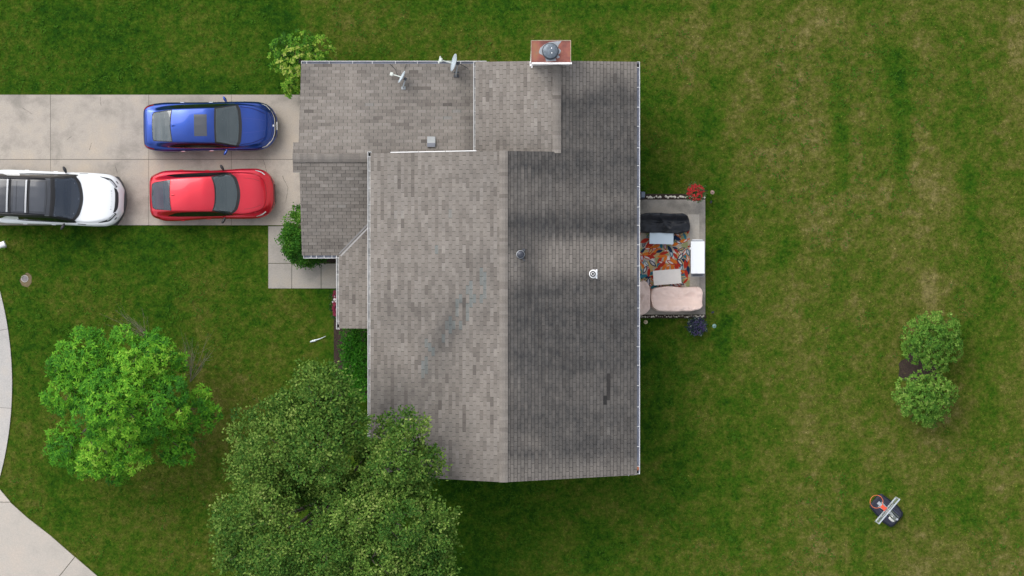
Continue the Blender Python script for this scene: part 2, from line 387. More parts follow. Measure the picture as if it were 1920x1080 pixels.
def cracks(name, lines, z, label):
    mb = MB(); rr = random.Random(3)
    for L_ in lines:
        P = []
        for a, b in zip(L_[:-1], L_[1:]):
            for t in np.linspace(0, 1, 6)[:-1]: P.append((a[0]+(b[0]-a[0])*t+rr.uniform(-.5, .5), a[1]+(b[1]-a[1])*t+rr.uniform(-.5, .5)))
        P = [Vector((*W2(*p), z)) for p in P+[L_[-1]]]
        for a, b in zip(P[:-1], P[1:]):
            d = (b-a).normalized(); n_ = Vector((-d.y, d.x, 0))*rr.uniform(.003, .008); mb.add([a-n_, b-n_, b+n_, a+n_], [(0, 1, 2, 3)])
    return tag(mb.build(name, M_JOINT), label, 'crack', kind='structure')
cracks('driveway_cracks', [[(494, 300), (497, 310), (500, 322)], [(168, 281), (172, 268)], [(216, 310), (220, 325)], [(188, 182), (190, 198)], [(40, 200), (60, 214)], [(530, 330), (540, 352), (536, 380)], [(126, 262), (134, 256)]], .0315, 'hairline cracks in the driveway concrete')
slabs('front_walkway', [rect(503, 424, 547, 493.5), rect(503, 494, 547, 541), rect(547.4, 494, 602, 541), rect(602.4, 494, 660, 541)], M_WALK, -.1, .026,
      'concrete front path turning to the porch', 'path')
slabs('patio', [rect(1170, 374, 1322.5, 590)], M_PATIO, -.1, .045, 'concrete patio slab behind the house', 'patio', fill=False)
# lighter, less weathered band of the slab where mats used to lie
o = npmesh('patio_patch', [(*W2(a, b), .0492) for a, b in ((1290, 402), (1311, 402), (1311, 548), (1290, 548))], [(3, 2, 1, 0)],
           concrete('clean_concrete', (.42, .385, .335), .2, 1.5), fattr={'tone': [1.0]}); tag(o, 'paler clean rectangle on the patio concrete', 'patio', kind='structure')
# cul-de-sac: kerb ring and street
ccx, ccy = W2(-654, 720); CR = 677*CH/FPX
def ring(name, r0, r1, m, z, label, cat, joints):
    mb = MB(); fc = []; mi = []
    for a, b in zip(joints[:-1], joints[1:]):
        K = 10; t = [a+(b-a)*k/K for k in range(K+1)]; e = .006/CR
        t[0] += e; t[-1] -= e
        poly = [(ccx+r1*math.cos(q), ccy+r1*math.sin(q)) for q in t]+[(ccx+r0*math.cos(q), ccy+r0*math.sin(q)) for q in t[::-1]]
        n0 = len(mb.f); mb.prism(poly, -.1, z); fc += [random.uniform(.94, 1.05)]*(len(mb.f)-n0); mi += [0]*(len(mb.f)-n0)
    n0 = len(mb.f); t = np.linspace(joints[0], joints[-1], 80)
    for a, b in zip(t[:-1], t[1:]):
        mb.prism([(ccx+r*math.cos(q), ccy+r*math.sin(q)) for r, q in ((r1-.004, a), (r1-.004, b), (r0+.004, b), (r0+.004, a))], -.1, z-.015)
    fc += [1]*(len(mb.f)-n0); mi += [1]*(len(mb.f)-n0)
    o = npmesh(name, np.array(mb.v), mb.f, [m, M_JOINT], fattr={'tone': fc}, mi=mi); return tag(o, label, cat, kind='structure')
aj = [math.atan2(W2(0, q)[1]-ccy, W2(14, q)[0]-ccx) for q in (1100, 1000, 897, 765, 617, 480, 330, 180)]
ring('kerb', CR-.62, CR, M_KERB, .05, 'curved concrete kerb of the turning circle', 'kerb', aj)
mb = MB(); mb.prism([(ccx+(CR-.63)*math.cos(t), ccy+(CR-.63)*math.sin(t)) for t in np.linspace(0, 2*math.pi, 96, endpoint=False)], -.1, .02)
tag(npmesh('street', np.array(mb.v), mb.f, M_STREET, fattr={'tone': [1]*len(mb.f)}), 'pale concrete turning circle', 'street', kind='structure')
EDGE = [(0, 917), (20, 941), (51, 969.5), (96, 1004.5), (140.5, 1043), (183, 1080), (262, 1150), (500, 1360)]
slabs('road', [[(-400, 941), (-200, 880), (0, 917), (20, 941)], [(-400, 941.5), (20, 941.5), (51, 969.5), (96, 1004.5), (140.5, 1043.5), (-180, 1440), (-400, 1440)],
      [(141, 1044), (183, 1080), (262, 1150), (500, 1360), (420, 1600), (-179, 1440.5)]], M_STREET, -.1, .056, 'pale concrete road apron with joints', 'road', fill=False)
# planting beds and worn soil
def bed(name, pts, m, z, label, cat):
    P = [W2(*p) for p in pts]; mb = MB(); mb.prism(P, -.05, z)
    return tag(mb.build(name, m), label, cat, kind='structure')
def wob(cx, cy, rx, ry, n=28, j=.18, s=0):
    rr = random.Random(s); ph = [rr.uniform(0, 6.28) for _ in range(4)]
    return [(cx+rx*math.cos(t)*(1+j*math.sin(2*t+ph[0])+j*.7*math.sin(3*t+ph[1])+j*.5*math.sin(7*t+ph[2])),
             cy+ry*math.sin(t)*(1+j*math.sin(2*t+ph[0])+j*.7*math.sin(3*t+ph[1])+j*.5*math.sin(7*t+ph[2]))) for t in np.linspace(0, 2*math.pi, n, endpoint=False)]
bed('mulch_bed', rect(547, 420, 660, 493), M_MULCH, .018, 'dark mulch bed between garage and front path', 'planting bed')
bed('mulch_bed', rect(626, 543, 700, 745), M_MULCH, .018, 'dark mulch bed along the front wall', 'planting bed')
bed('mulch_bed', wob(1722, 690, 34, 30, s=4), M_MULCH, .014, 'bare mulch between the two round bushes', 'planting bed')
bed('soil_patch', wob(49, 525, 11.5, 12.5, j=.07, s=5), M_SOIL, .012, 'sandy bare patch around a small lid', 'soil')
bed('mulch_bed', rect(1199, 363.5, 1322, 374.5), M_MULCH, .016, 'narrow soil strip along the north patio edge', 'planting bed')
bed('mulch_bed', rect(1199, 590.3, 1324, 597), M_MULCH, .016, 'narrow soil strip along the south patio edge', 'planting bed')

# unseen ring of trees, added to darken reflections and cut low sky light
na, nz_ = 240, 9; th = np.linspace(0, 2*math.pi, na, endpoint=False); A, Zk = np.meshgrid(th, np.linspace(0, 1, nz_))
hgt = 8+7*vnoise(np.cos(A)*9+20, np.sin(A)*9+20, 91); rr_ = 58+Zk**2*9+4*(vnoise(A*14, Zk*5, 93)-.5)
V = np.stack([np.cos(A)*rr_, np.sin(A)*rr_, hgt*Zk+1.2*(vnoise(A*40, Zk*6, 95)-.5)*(Zk > 0)], -1).reshape(-1, 3); i = np.arange(na*nz_).reshape(nz_, na)
F = np.stack([i[:-1], np.roll(i[:-1], -1, 1), np.roll(i[1:], -1, 1), i[1:]], -1).reshape(-1, 4)
tag(npmesh('unseen_treeline', V, F, pbr('far_foliage', (.035, .06, .018), .9, var=.6, vscale=.6, spec=.1)), 'unseen ring of trees added to darken reflections', 'woods', kind='stuff')

# ------------------------------------------------------------------ grass blades
def in_rect(x, y, r):
    (a, b), (c, d) = W2(r[0], r[3]), W2(r[2], r[1]); return (x > a) & (x < c) & (y > b) & (y < d)
NOGRASS = [(-140, 177, 569, 423), (502.5, 423, 661, 541.5), (547, 420, 660, 493), (1160, 373, 1323, 590.5), (626, 543, 700, 745),
           (590, 130, 1180, 880), (1199, 364, 1320, 374), (1199, 590, 1322, 596)]
NB = 620000
bx = RNG.uniform(-21.5, 21.5, NB); by = RNG.uniform(-12.5, 12.5, NB)
keep = np.ones(NB, bool)
jx = RNG.uniform(-.03, .03, NB); jy = RNG.uniform(-.03, .03, NB)
for r in NOGRASS: keep &= ~in_rect(bx+jx, by+jy, r)
keep &= (bx-ccx)**2+(by-ccy)**2 > (CR+.01)**2
ex = np.array([W2(*p) for p in EDGE]); keep &= ~((by < np.interp(bx, ex[:, 0], ex[:, 1])) & (bx < ex[-1, 0]) & (by < W2(0, 917)[1]))
sx, sy = W2(50, 525); keep &= ((bx-sx)**2+(by-sy)**2 > .2**2)
mx_, my_ = W2(1722, 690); keep &= (((bx-mx_)/.55)**2+((by-my_)/.5)**2 > 1)
bx = bx[keep]; by = by[keep]; nb = len(bx)
ang = RNG.uniform(0, 2*math.pi, nb); hh = RNG.uniform(.02, .055, nb)*(1+.5*(fbm(bx*1.3, by*1.3, 9)-.5)); ww = RNG.uniform(.005, .012, nb); ln = RNG.uniform(.01, .06, nb)
la = RNG.uniform(0, 2*math.pi, nb)
V = np.empty((nb, 3, 3))
V[:, 0] = np.stack([bx-np.cos(ang)*ww, by-np.sin(ang)*ww, np.full(nb, -.005)], 1)
V[:, 1] = np.stack([bx+np.cos(ang)*ww, by+np.sin(ang)*ww, np.full(nb, -.005)], 1)
V[:, 2] = np.stack([bx+np.cos(la)*ln, by+np.sin(la)*ln, hh], 1)
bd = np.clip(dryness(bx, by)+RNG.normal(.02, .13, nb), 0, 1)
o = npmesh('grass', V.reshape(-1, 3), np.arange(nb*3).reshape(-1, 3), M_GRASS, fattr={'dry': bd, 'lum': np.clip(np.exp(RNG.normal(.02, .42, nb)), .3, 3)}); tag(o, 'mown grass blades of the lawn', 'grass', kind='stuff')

nc = 9000; cx0 = RNG.uniform(-20, 20, nc); cy0 = RNG.uniform(-11.5, 11.5, nc)
pk = (fbm(cx0*.5, cy0*.5, 51, 4) > .53-.08*(cx0 < -6)*(cy0 > 5)) & (RNG.random(nc) < .75)
for r in NOGRASS: pk &= ~in_rect(cx0, cy0, (r[0]-5, r[1]-5, r[2]+5, r[3]+5))
pk &= ((cx0-ccx)**2+(cy0-ccy)**2 > (CR+.15)**2) & ~((cy0 < np.interp(cx0, ex[:, 0], ex[:, 1])+.15) & (cx0 < ex[-1, 0]) & (cy0 < W2(0, 900)[1]))
cx0 = cx0[pk]; cy0 = cy0[pk]; m_ = len(cx0); kk = 9; n_ = m_*kk
lx_ = np.repeat(cx0, kk)+RNG.normal(0, .055, n_); ly_ = np.repeat(cy0, kk)+RNG.normal(0, .055, n_); a_ = RNG.uniform(0, 6.283, n_); r_ = RNG.uniform(.014, .03, n_); z_ = RNG.uniform(.03, .07, n_)
V = np.stack([np.stack([lx_+np.cos(a_+t)*r_, ly_+np.sin(a_+t)*r_, z_+RNG.uniform(-.01, .01, n_)], 1) for t in (0, 1.571, 3.1416, 4.712)], 1).reshape(-1, 3)
cm = pbr('clover_leaf', (.038, .105, .006), .8, var=.4, vscale=3, spec=.1)
tag(npmesh('clover', V, np.arange(n_*4).reshape(-1, 4), cm), 'patches of clover and broad leaved weeds in the lawn', 'clover', kind='stuff')

# ------------------------------------------------------------------ house
ZG, ZM, PT = 2.6, 4.0, .30
GN, GS, GRY = 8.08, 1.20, 4.64                      # garage eaves / ridge (y)
GL = -7.62
ML, MR, MRX = -4.996, 4.41, -.293                   # main eaves / ridge (x)
UL, URX = -1.268, 1.571
PL = -6.225
ZGR = ZG+PT*(GN-GRY); ZMR = ZM+PT*(MRX-ML); ZUR = ZM+PT*(URX-UL)
house = empty('house', (0, 0, 0)); tag(house, 'single house with weathered grey brown shingle roof and attached garage', 'house')

def clip(poly, conv):
    out = poly; n = len(conv)
    for k in range(n):
        a, b = conv[k], conv[(k+1) % n]
        ins = lambda p: (b[0]-a[0])*(p[1]-a[1])-(b[1]-a[1])*(p[0]-a[0]) >= -1e-7
        src = out; out = []
        for q in range(len(src)):
            p0, p1 = src[q], src[(q+1) % len(src)]; i0, i1 = ins(p0), ins(p1)
            if i0: out.append(p0)
            if i0 != i1:
                d0 = (b[0]-a[0])*(p0[1]-a[1])-(b[1]-a[1])*(p0[0]-a[0]); d1 = (b[0]-a[0])*(p1[1]-a[1])-(b[1]-a[1])*(p1[0]-a[0])
                t = d0/(d0-d1); out.append((p0[0]+(p1[0]-p0[0])*t, p0[1]+(p1[1]-p0[1])*t))
        if len(out) < 3: return []
    return out
EXP_, TAB = .127, .312
def slope(name, O, U, Vd, polys, stainf, tonef=None, seed=0, parent=house, slab=True, course_shade=.7):
    """a shingled roof plane: O eave origin, U along the eave, Vd up the slope; polys convex, in plan metres (u, v-plan)"""
    rr = random.Random(seed); O = Vector(O); U = Vector(U); Vd = Vector(Vd)
    k = math.sqrt(1+PT*PT); Up = Vector((Vd.x, Vd.y, PT))          # per plan metre
    Nn = U.cross(Up).normalized()
    if Nn.z < 0: Nn = -Nn
    cc = []
    for p in polys:
        ar = sum(p[q][0]*p[(q+1) % len(p)][1]-p[(q+1) % len(p)][0]*p[q][1] for q in range(len(p)))
        cc.append(p if ar > 0 else p[::-1])
    us = [q[0] for p in cc for q in p]; vs2 = [q[1] for p in cc for q in p]
    Vv = []; Ff = []; tone = []; stain = []
    e = EXP_/k; rows = int((max(vs2)-min(vs2))/e)+2
    flip = U.cross(Up).z < 0
    def put(poly, hf, t):
        b = len(Vv)
        for (u, v) in poly:
            P = O+U*u+Up*v+Nn*hf(v); Vv.append(P); px = 960+P.x*FPX/(CH-P.z); py = 540-P.y*FPX/(CH-P.z); stain.append((px, py))
        f = list(range(b, b+len(poly))); Ff.append(f[::-1] if flip else f); tone.append(t)
    for r in range(rows):
        v0 = min(vs2)+r*e; v1 = v0+e
        off = (r % 2)*TAB/2+rr.uniform(-.012, .012); last = None; run = 0
        u = min(us)-TAB+off
        sheet = .5; cnt = rr.randint(0, 2)
        while u < max(us):
            if cnt % 3 == 0: sheet = rr.gauss(.5, .062)
            cnt += 1
            t = sheet+rr.gauss(0, .05)
            if rr.random() < .14: t -= rr.uniform(.06, .16)
            if rr.random() < .05: t += rr.uniform(.08, .2)
            a = [(u+.0065, v0), (u+TAB-.0065, v0), (u+TAB-.0065, v1+.004), (u+.0065, v1+.004)]
            hf = lambda v: .016-.012*(v-v0)/e+(.003 if True else 0)
            for p in cc:
                c = clip(a, p)
                if len(c) >= 3:
                    cu = sum(q[0] for q in c)/len(c); cv = sum(q[1] for q in c)/len(c)
                    P = O+U*cu+Up*cv; px = 960+P.x*FPX/(CH-P.z); py = 540-P.y*FPX/(CH-P.z)
                    tt = tonef(px, py, t, rr) if tonef else t
                    if tt is None: continue
                    tt = min(.98, max(.02, tt))
                    va = v1+.004-(.028 if course_shade < .5 else .02)
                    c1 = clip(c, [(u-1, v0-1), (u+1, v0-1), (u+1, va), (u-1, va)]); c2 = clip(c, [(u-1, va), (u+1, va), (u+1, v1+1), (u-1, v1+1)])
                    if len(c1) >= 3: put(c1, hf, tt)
                    if len(c2) >= 3: put(c2, hf, tt*course_shade)          # shadow line of the next course, painted into the tone
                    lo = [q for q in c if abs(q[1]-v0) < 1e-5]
                    if len(lo) == 2:          # butt edge, its shade also put into the tone
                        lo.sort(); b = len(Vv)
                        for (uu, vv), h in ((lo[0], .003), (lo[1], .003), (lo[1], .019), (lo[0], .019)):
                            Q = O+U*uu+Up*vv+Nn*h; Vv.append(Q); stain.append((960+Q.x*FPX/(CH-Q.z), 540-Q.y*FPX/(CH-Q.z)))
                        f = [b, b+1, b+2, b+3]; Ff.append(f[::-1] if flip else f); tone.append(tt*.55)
            u += TAB
    S = np.array(stain); st = np.clip(stainf(S[:, 0], S[:, 1]), 0, 1)
    o = npmesh(name, np.array(Vv), Ff, M_SHINGLE, parent, fattr={'tone': tone}, pattr={'stain': st})
    # deck: underlay sheet over a white-edged board
    for p in cc if slab else []:
        pts = [O+U*q[0]+Up*q[1] for q in p]
        if flip: pts = pts[::-1]
        n = len(pts); mbd = MB()
        mbd.add([q-Nn*.001 for q in pts]+[Vector((q.x, q.y, q.z-.16)) for q in pts], [tuple(range(n)), tuple(range(2*n-1, n-1, -1))]+[(j, n+j, n+(j+1) % n, (j+1) % n) for j in range(n)])
        fa = npmesh('roof_deck', np.array(mbd.v), mbd.f, [M_FELT, M_TRIM], o, mi=[0]+[1]*(len(mbd.f)-1))
    return o

def st_left(px, py):
    s = .10+.25*(fbm(px*.012, py*.012, 5)-.5)*2*.6
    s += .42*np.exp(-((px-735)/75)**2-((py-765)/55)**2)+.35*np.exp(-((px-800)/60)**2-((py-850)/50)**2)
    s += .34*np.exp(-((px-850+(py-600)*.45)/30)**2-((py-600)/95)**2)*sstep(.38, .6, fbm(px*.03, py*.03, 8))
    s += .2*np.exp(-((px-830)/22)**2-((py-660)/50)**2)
    return s+.05
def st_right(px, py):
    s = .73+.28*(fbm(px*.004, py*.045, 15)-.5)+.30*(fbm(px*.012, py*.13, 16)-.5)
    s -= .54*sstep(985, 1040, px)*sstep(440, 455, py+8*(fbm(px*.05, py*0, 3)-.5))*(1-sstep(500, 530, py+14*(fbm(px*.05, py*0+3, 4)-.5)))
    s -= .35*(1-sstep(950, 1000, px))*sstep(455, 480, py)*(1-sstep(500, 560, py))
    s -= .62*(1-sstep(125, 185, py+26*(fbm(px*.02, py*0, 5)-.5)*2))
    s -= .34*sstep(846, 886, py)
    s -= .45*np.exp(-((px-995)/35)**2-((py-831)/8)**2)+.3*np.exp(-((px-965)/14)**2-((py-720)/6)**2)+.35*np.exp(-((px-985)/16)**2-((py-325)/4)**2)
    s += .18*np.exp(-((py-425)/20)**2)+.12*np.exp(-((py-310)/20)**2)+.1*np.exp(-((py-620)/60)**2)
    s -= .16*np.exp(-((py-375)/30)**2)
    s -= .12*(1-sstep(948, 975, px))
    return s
def st_low(px, py):
    return .1+.3*(fbm(px*.012, py*.012, 25)-.5)+.2*sstep(620, 575, px)*sstep(200, 115, py)+.2*np.exp(-((px-880)/12)**2)+.1*sstep(660, 690, px)
def st_garS(px, py): return .2+.3*(fbm(px*.012, py*.012, 26)-.5)+.15*sstep(650, 690, px)
def tn_left(px, py, t, rr):
    t -= .10*math.exp(-((px-850)/70)**2-((py-600)/60)**2)*(1 if rr.random() < .4 else 0)
    if abs(px-850) < 60 and abs(py-610+ (px-850)*1.3) < 32 and rr.random() < .5: t = rr.uniform(.86, .91)      # bluish replacement tabs
    return t-.0
def tn_right(px, py, t, rr):
    t = .5+(t-.5)*.55
    if 1138.5 < px < 1144.5 and 705 < py < 752: return .12
    if 1132 < px < 1138 and 750 < py < 764: return .05
    if 1144 < px < 1149 and 752 < py < 764: return .97
    return t
k45 = math.sqrt(.5)
# main roof
YN, YSE, YSR = 4.78, -6.633, -6.766
hw = MRX-ML
slope('roof', (ML, 0, ZM), (0, -1, 0), (1, 0, 0), [[(-YN, -.02), (-YSE, -.02), (-YSR, hw), (-YN, hw)]], st_left, tn_left, 1, course_shade=.92)
slope('roof', (MR, 0, ZM), (0, 1, 0), (-1, 0, 0), [[(YSE, -.02), (YN, -.02), (YN, MR-MRX), (YSR, MR-MRX)], [(YN, -.02), (8.024, -.02), (7.975, MR-URX), (YN, MR-URX)]], st_right, tn_right, 2, course_shade=.35)
slope('roof', (UL, 0, ZM), (0, -1, 0), (1, 0, 0), [[(-8.024, -.02), (-4.4, -.02), (-4.4, URX-UL), (-7.975, URX-UL)]], lambda a, b: st_left(a+900, b)*.6+.0+.18*np.exp(-((b-270)/25)**2), None, 3)
# garage and porch
slope('roof', (0, GN, ZG), (-1, 0, 0), (0, -1, 0), [[(.9, -.02), (-GL, -.02), (-GL, 2.88), (.9, 2.88)], [(.9, 2.88), (7.82, 2.88), (7.82, GN-GRY), (.9, GN-GRY)]], st_low, None, 4)
e = 2*GRY-GS
slope('roof', (0, GS, ZG), (1, 0, 0), (0, 1, 0), [[(GL+.03, -.02), (PL, -.02), (-4.56, PL*-1-4.56), (-4.56, 2.93), (GL+.03, 2.93)],
      [(-7.82, 2.93), (-4.56, 2.93), (-4.56, GRY-GS), (-7.82, GRY-GS)]], st_garS, None, 5, course_shade=.5)
slope('roof', (PL, 0, ZG), (0, -1, 0), (1, 0, 0), [[(1.46, -.02), (1.46, PL*-1-4.56), (-GS-(-PL-4.56), -PL-4.56), (-GS, -.02)]], lambda a, b: .12+.3*(fbm(a*.012, b*.012, 27)-.5), None, 6)

def ridge_cap(p0, p1, side, seed, stainv):
    """folded cap shingles along a ridge, standing slightly proud"""
    rr = random.Random(seed); p0 = Vector(p0); p1 = Vector(p1); d = p1-p0; L = d.length; d.normalize(); s = Vector(side)
    Vv = []; Ff = []; tone = []; n = int(L/EXP_)
    hwid = .15
    for k in range(n+1):
        a = p0+d*(k*EXP_); b = p0+d*min(L, (k+1)*EXP_+.002); t = min(.7, rr.gauss(.5, .08))
        q = len(Vv)
        for P, h in ((a, .062), (b, .053)):
            for w_, dz in ((-hwid, -hwid*PT), (-.05, -.012), (.05, -.012), (hwid, -hwid*PT)):
                Vv.append(P+s*w_+Vector((0, 0, dz+h)))
        for j in range(3): Ff.append((q+j, q+j+1, q+4+j+1, q+4+j)); tone.append(t)
        q2 = len(Vv)                                   # underside lip so the cap has thickness
        for P, h in ((a, .062), (b, .053)):
            for w_ in (-hwid, hwid): Vv.append(P+s*w_+Vector((0, 0, -hwid*PT+h-.04)))
        Ff.append((q, q+4, q2+2, q2)); Ff.append((q+3, q2+1, q2+3, q+7)); tone += [t*.6, t*.6]
    npmesh('ridge_cap', np.array(Vv), Ff, M_SHINGLE, house, fattr={'tone': np.clip(tone, 0, 1)}, pattr={'stain': np.full(len(Vv), stainv)})
ridge_cap((MRX, YSR, ZMR), (MRX, YN, ZMR), (1, 0, 0), 1, .12)
ridge_cap((URX, YN-.05, ZUR), (URX, 7.97, ZUR), (1, 0, 0), 2, .14)
ridge_cap((-7.82, GRY, ZGR), (-4.6, GRY, ZGR), (0, 1, 0), 3, .26)

def gutter(p0, p1, out, trough, nh, wid=.128, dep=.1, cap=True, hstart=.25, outlet=None):
    p0 = Vector(p0); p1 = Vector(p1); d = (p1-p0); L = d.length; d.normalize(); o_ = Vector(out); up = Vector((0, 0, 1))
    mb = MB()
    def strip(a0, a1, z0, z1):                        # bar along the run: from a0..a1 outward, z0..z1
        q = [p0+o_*a0+up*z0, p0+o_*a1+up*z0, p0+o_*a1+up*z1, p0+o_*a0+up*z1]
        r = [v+d*L for v in q]; F = [(0, 1, 2, 3), (7, 6, 5, 4), (0, 4, 5, 1), (1, 5, 6, 2), (2, 6, 7, 3), (3, 7, 4, 0)]
        mb.add(q+r, F)
    strip(0, .006, -dep, 0); strip(.0061, wid-.017, -dep, -dep+.006); strip(wid-.017, wid, -dep, .012)
    for t in (0, L-.012) if cap else ():
        c = p0+d*(t+.006)+o_*(wid/2)+up*(-dep/2+.004)
        M = Matrix((d, o_, up)).transposed(); mb.box(c, (.012, wid-.001, dep+.012), rot=M)
    g_ = mb.build('gutter', M_GUT, house)
    mb = MB(); q = [p0+d*.013+o_*.0065+up*(-dep+.022), p0+d*.013+o_*(wid-.0175)+up*(-dep+.022)]
    mb.add(q+[q[1]+d*(L-.026), q[0]+d*(L-.026)], [(0, 1, 2, 3) if o_.cross(d).z > 0 else (3, 2, 1, 0)])
    mb.build('trough', trough, g_)
    first = None
    for k in range(nh):
        t = hstart+(L-.4)*k/max(1, nh-1)+random.uniform(-.06, .06)
        if first is None:
            mbh = MB(); M = Matrix((d, o_, up)).transposed(); mbh.box((0, 0, 0), (.016, wid-.002, .014), rot=M); first = mbh.build('hanger', M_GUT, g_); h = first
        else: h = first.copy(); COL.objects.link(h); h.parent = g_
        h.location = p0+d*t+o_*(wid/2)+up*.012
    if outlet is not None:
        mbo = MB(); M = Matrix((d, o_, up)).transposed(); mbo.box(p0+d*outlet+o_*(wid*.45)+up*(-dep+.032), (.11, .072, .012), rot=M); mbo.build('downspout_outlet', M_HOLE, g_)
    return g_
gutter((GL, GN, ZG-.01), (W(912, 0, ZG)[0], GN, ZG-.01), (0, 1, 0), M_TROUGH, 9)
gutter((UL, 4.82, ZM-.01), (UL, 8.03, ZM-.01), (-1, 0, 0), M_TROUGH_DIRTY, 8, wid=.10)
gutter((ML, -6.62, ZM-.01), (ML, 4.84, ZM-.01), (-1, 0, 0), M_TROUGH_DIRTY, 20, outlet=11.35)
gutter((MR, -6.6, ZM-.01), (MR, 8.03, ZM-.01), (1, 0, 0), M_TROUGH, 21, outlet=14.5)
gutter((-7.54, GS, ZG-.01), (PL-.12, GS, ZG-.01), (0, -1, 0), M_TROUGH, 4)
gutter((PL, -1.49, ZG-.01), (PL, GS-.0, ZG-.01), (-1, 0, 0), M_TROUGH_DIRTY, 5, outlet=.12)
# valley flashing
for s_, z_ in ((-.035, .034), (.055, .034)):
    mb = MB(); a = Vector((PL, GS, ZG)); b = Vector((-4.7, GS+PL*-1-4.7, ZG+PT*(-PL-4.7))); n_ = Vector((k45, -k45, 0))
    mb.add([a+n_*(s_-.026)+Vector((0, 0, z_)), b+n_*(s_-.026)+Vector((0, 0, z_)), b+n_*(s_+.026)+Vector((0, 0, z_+.008)), a+n_*(s_+.026)+Vector((0, 0, z_+.008))]
           + [a+n_*(s_-.026)+Vector((0, 0, z_-.03)), b+n_*(s_-.026)+Vector((0, 0, z_-.03)), b+n_*(s_+.026)+Vector((0, 0, z_-.03)), a+n_*(s_+.026)+Vector((0, 0, z_-.03))],
           [(3, 2, 1, 0), (4, 5, 6, 7), (0, 1, 5, 4), (1, 2, 6, 5), (2, 3, 7, 6), (3, 0, 4, 7)])
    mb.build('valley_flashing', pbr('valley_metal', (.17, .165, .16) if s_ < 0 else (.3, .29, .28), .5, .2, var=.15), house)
# rake trim on the north gable over the garage roof
def bar(mb, a, b, wid, hgt, side):
    a = Vector(a); b = Vector(b); s = Vector(side)*wid; u = Vector((0, 0, hgt))
    mb.add([a, b, b+s, a+s, a+u, b+u, b+s+u, a+s+u], [(0, 3, 2, 1), (4, 5, 6, 7), (0, 1, 5, 4), (1, 2, 6, 5), (2, 3, 7, 6), (3, 0, 4, 7)])
mb = MB()
for x0, x1 in ((-4.3, -3.3), (-3.28, -2.35), (-2.33, -1.25)):
    z = lambda x: ZM+PT*(x-ML)-.12
    bar(mb, (x0, YN+.003, z(x0)), (x1, YN+.003, z(x1)), .03, .15, (0, 1, 0))
mb.build('rake_trim', M_TRIM, house)
# walls
def wallbox(x0, x1, y0, y1, z1, gable=None, zr=0):
    mb = MB(); mb.box(((x0+x1)/2, (y0+y1)/2, z1/2), (x1-x0, y1-y0, z1))
    if gable == 'x':                                   # ridge runs along x
        ym = (y0+y1)/2
        mb.add([(x0, y0, z1+.001), (x0, y1, z1+.001), (x0, ym, zr), (x1, y0, z1+.001), (x1, y1, z1+.001), (x1, ym, zr)], [(1, 0, 2), (3, 4, 5), (0, 3, 5, 2), (4, 1, 2, 5)])
    if gable == 'y':
        xm = (x0+x1)/2
        mb.add([(x0, y0, z1+.001), (x1, y0, z1+.001), (xm, y0, zr), (x0, y1, z1+.001), (x1, y1, z1+.001), (xm, y1, zr)], [(0, 1, 2), (4, 3, 5), (3, 0, 2, 5), (1, 4, 5, 2)])
    return mb.build('wall', M_SIDING, house)
wallbox(-7.3, -4.56, GS+.35, GN-.35, 2.5, 'x', 3.40)
wallbox(-4.55, MR-.42, -6.25, 4.45, 3.86, 'y', 5.17)
wallbox(UL+.42, MR-.425, 4.452, 7.62, 3.84, 'y', 4.6)
wallbox(-4.558, UL+.41, 4.455, GN-.352, 2.5)
mb = MB()
for y in (-1.3, .95): mb.box((PL+.16, y, 1.24), (.12, .12, 2.48))
mb.box((PL+.16, -.18, 2.43), (.12, 2.12, .09))
mb.build('porch_frame', M_TRIM, house)

# chimney chase: part of the house
x0, y1 = W2(995.5, 75.5, 6.0); x1, y0 = W2(1070.5, 116.5, 6.0)
mb = MB(); mb.box(((x0+x1)/2, (y0+y1)/2, 2.97), (x1-x0-.05, y1-y0-.05, 5.94)); chim = mb.build('chimney', pbr('chimney_siding', (.8, .78, .76), .55, var=.1), house)
def rustmat():
    m = bpy.data.materials.new('rusted_chase_top'); m.use_nodes = True; N = m.node_tree; L = N.links; b = N.nodes['Principled BSDF']; b.inputs['Roughness'].default_value = .75
    t = N.nodes.new('ShaderNodeTexCoord'); n = N.nodes.new('ShaderNodeTexNoise'); n.inputs['Scale'].default_value = 3; n.inputs['Detail'].default_value = 7
    c = ramp(N, [(.3, (.15, .05, .04)), (.5, (.26, .085, .06)), (.68, (.27, .12, .06)), (.8, (.2, .13, .1))])
    L.new(t.outputs['Object'], n.inputs['Vector']); L.new(n.outputs['Fac'], c.inputs['Fac']); L.new(c.outputs['Color'], b.inputs['Base Color']); return m
mb = MB(); mb.box(((x0+x1)/2, (y0+y1)/2, 5.975), (x1-x0, y1-y0, .06)); cap_ = mb.build('chimney_cap', rustmat(), chim)
mb = MB(); hx, hy = (x1-x0)/2, (y1-y0)/2; ccxx, ccyy = (x0+x1)/2, (y0+y1)/2
for c, d in (((ccxx, y1-.008, 6.012), (2*hx, .016, .016)), ((x0+.008, ccyy, 6.012), (.016, 2*hy-.034, .016)), ((x1-.008, ccyy, 6.012), (.016, 2*hy-.034, .016))): mb.box(c, d)
mb.build('rim_bead', pbr('oxidised_edge', (.42, .36, .26), .7, var=.3, vscale=9), chim)
mb = MB(); mb.box((ccxx+.01, y0-.035, 5.93), (x1-x0+.05, .06, .14)); mb.box((x0-.01, y0-.05, 5.93), (.06, .16, .14)); mb.box((x0+.03, y0-.12, 5.88), (.05, .12, .12))
mb.build('chimney_trim', pbr('white_flashing', (.85, .82, .8), .5, var=.15, vscale=7), chim)
fx, fy = W2(1032, 95.5, 6.2)
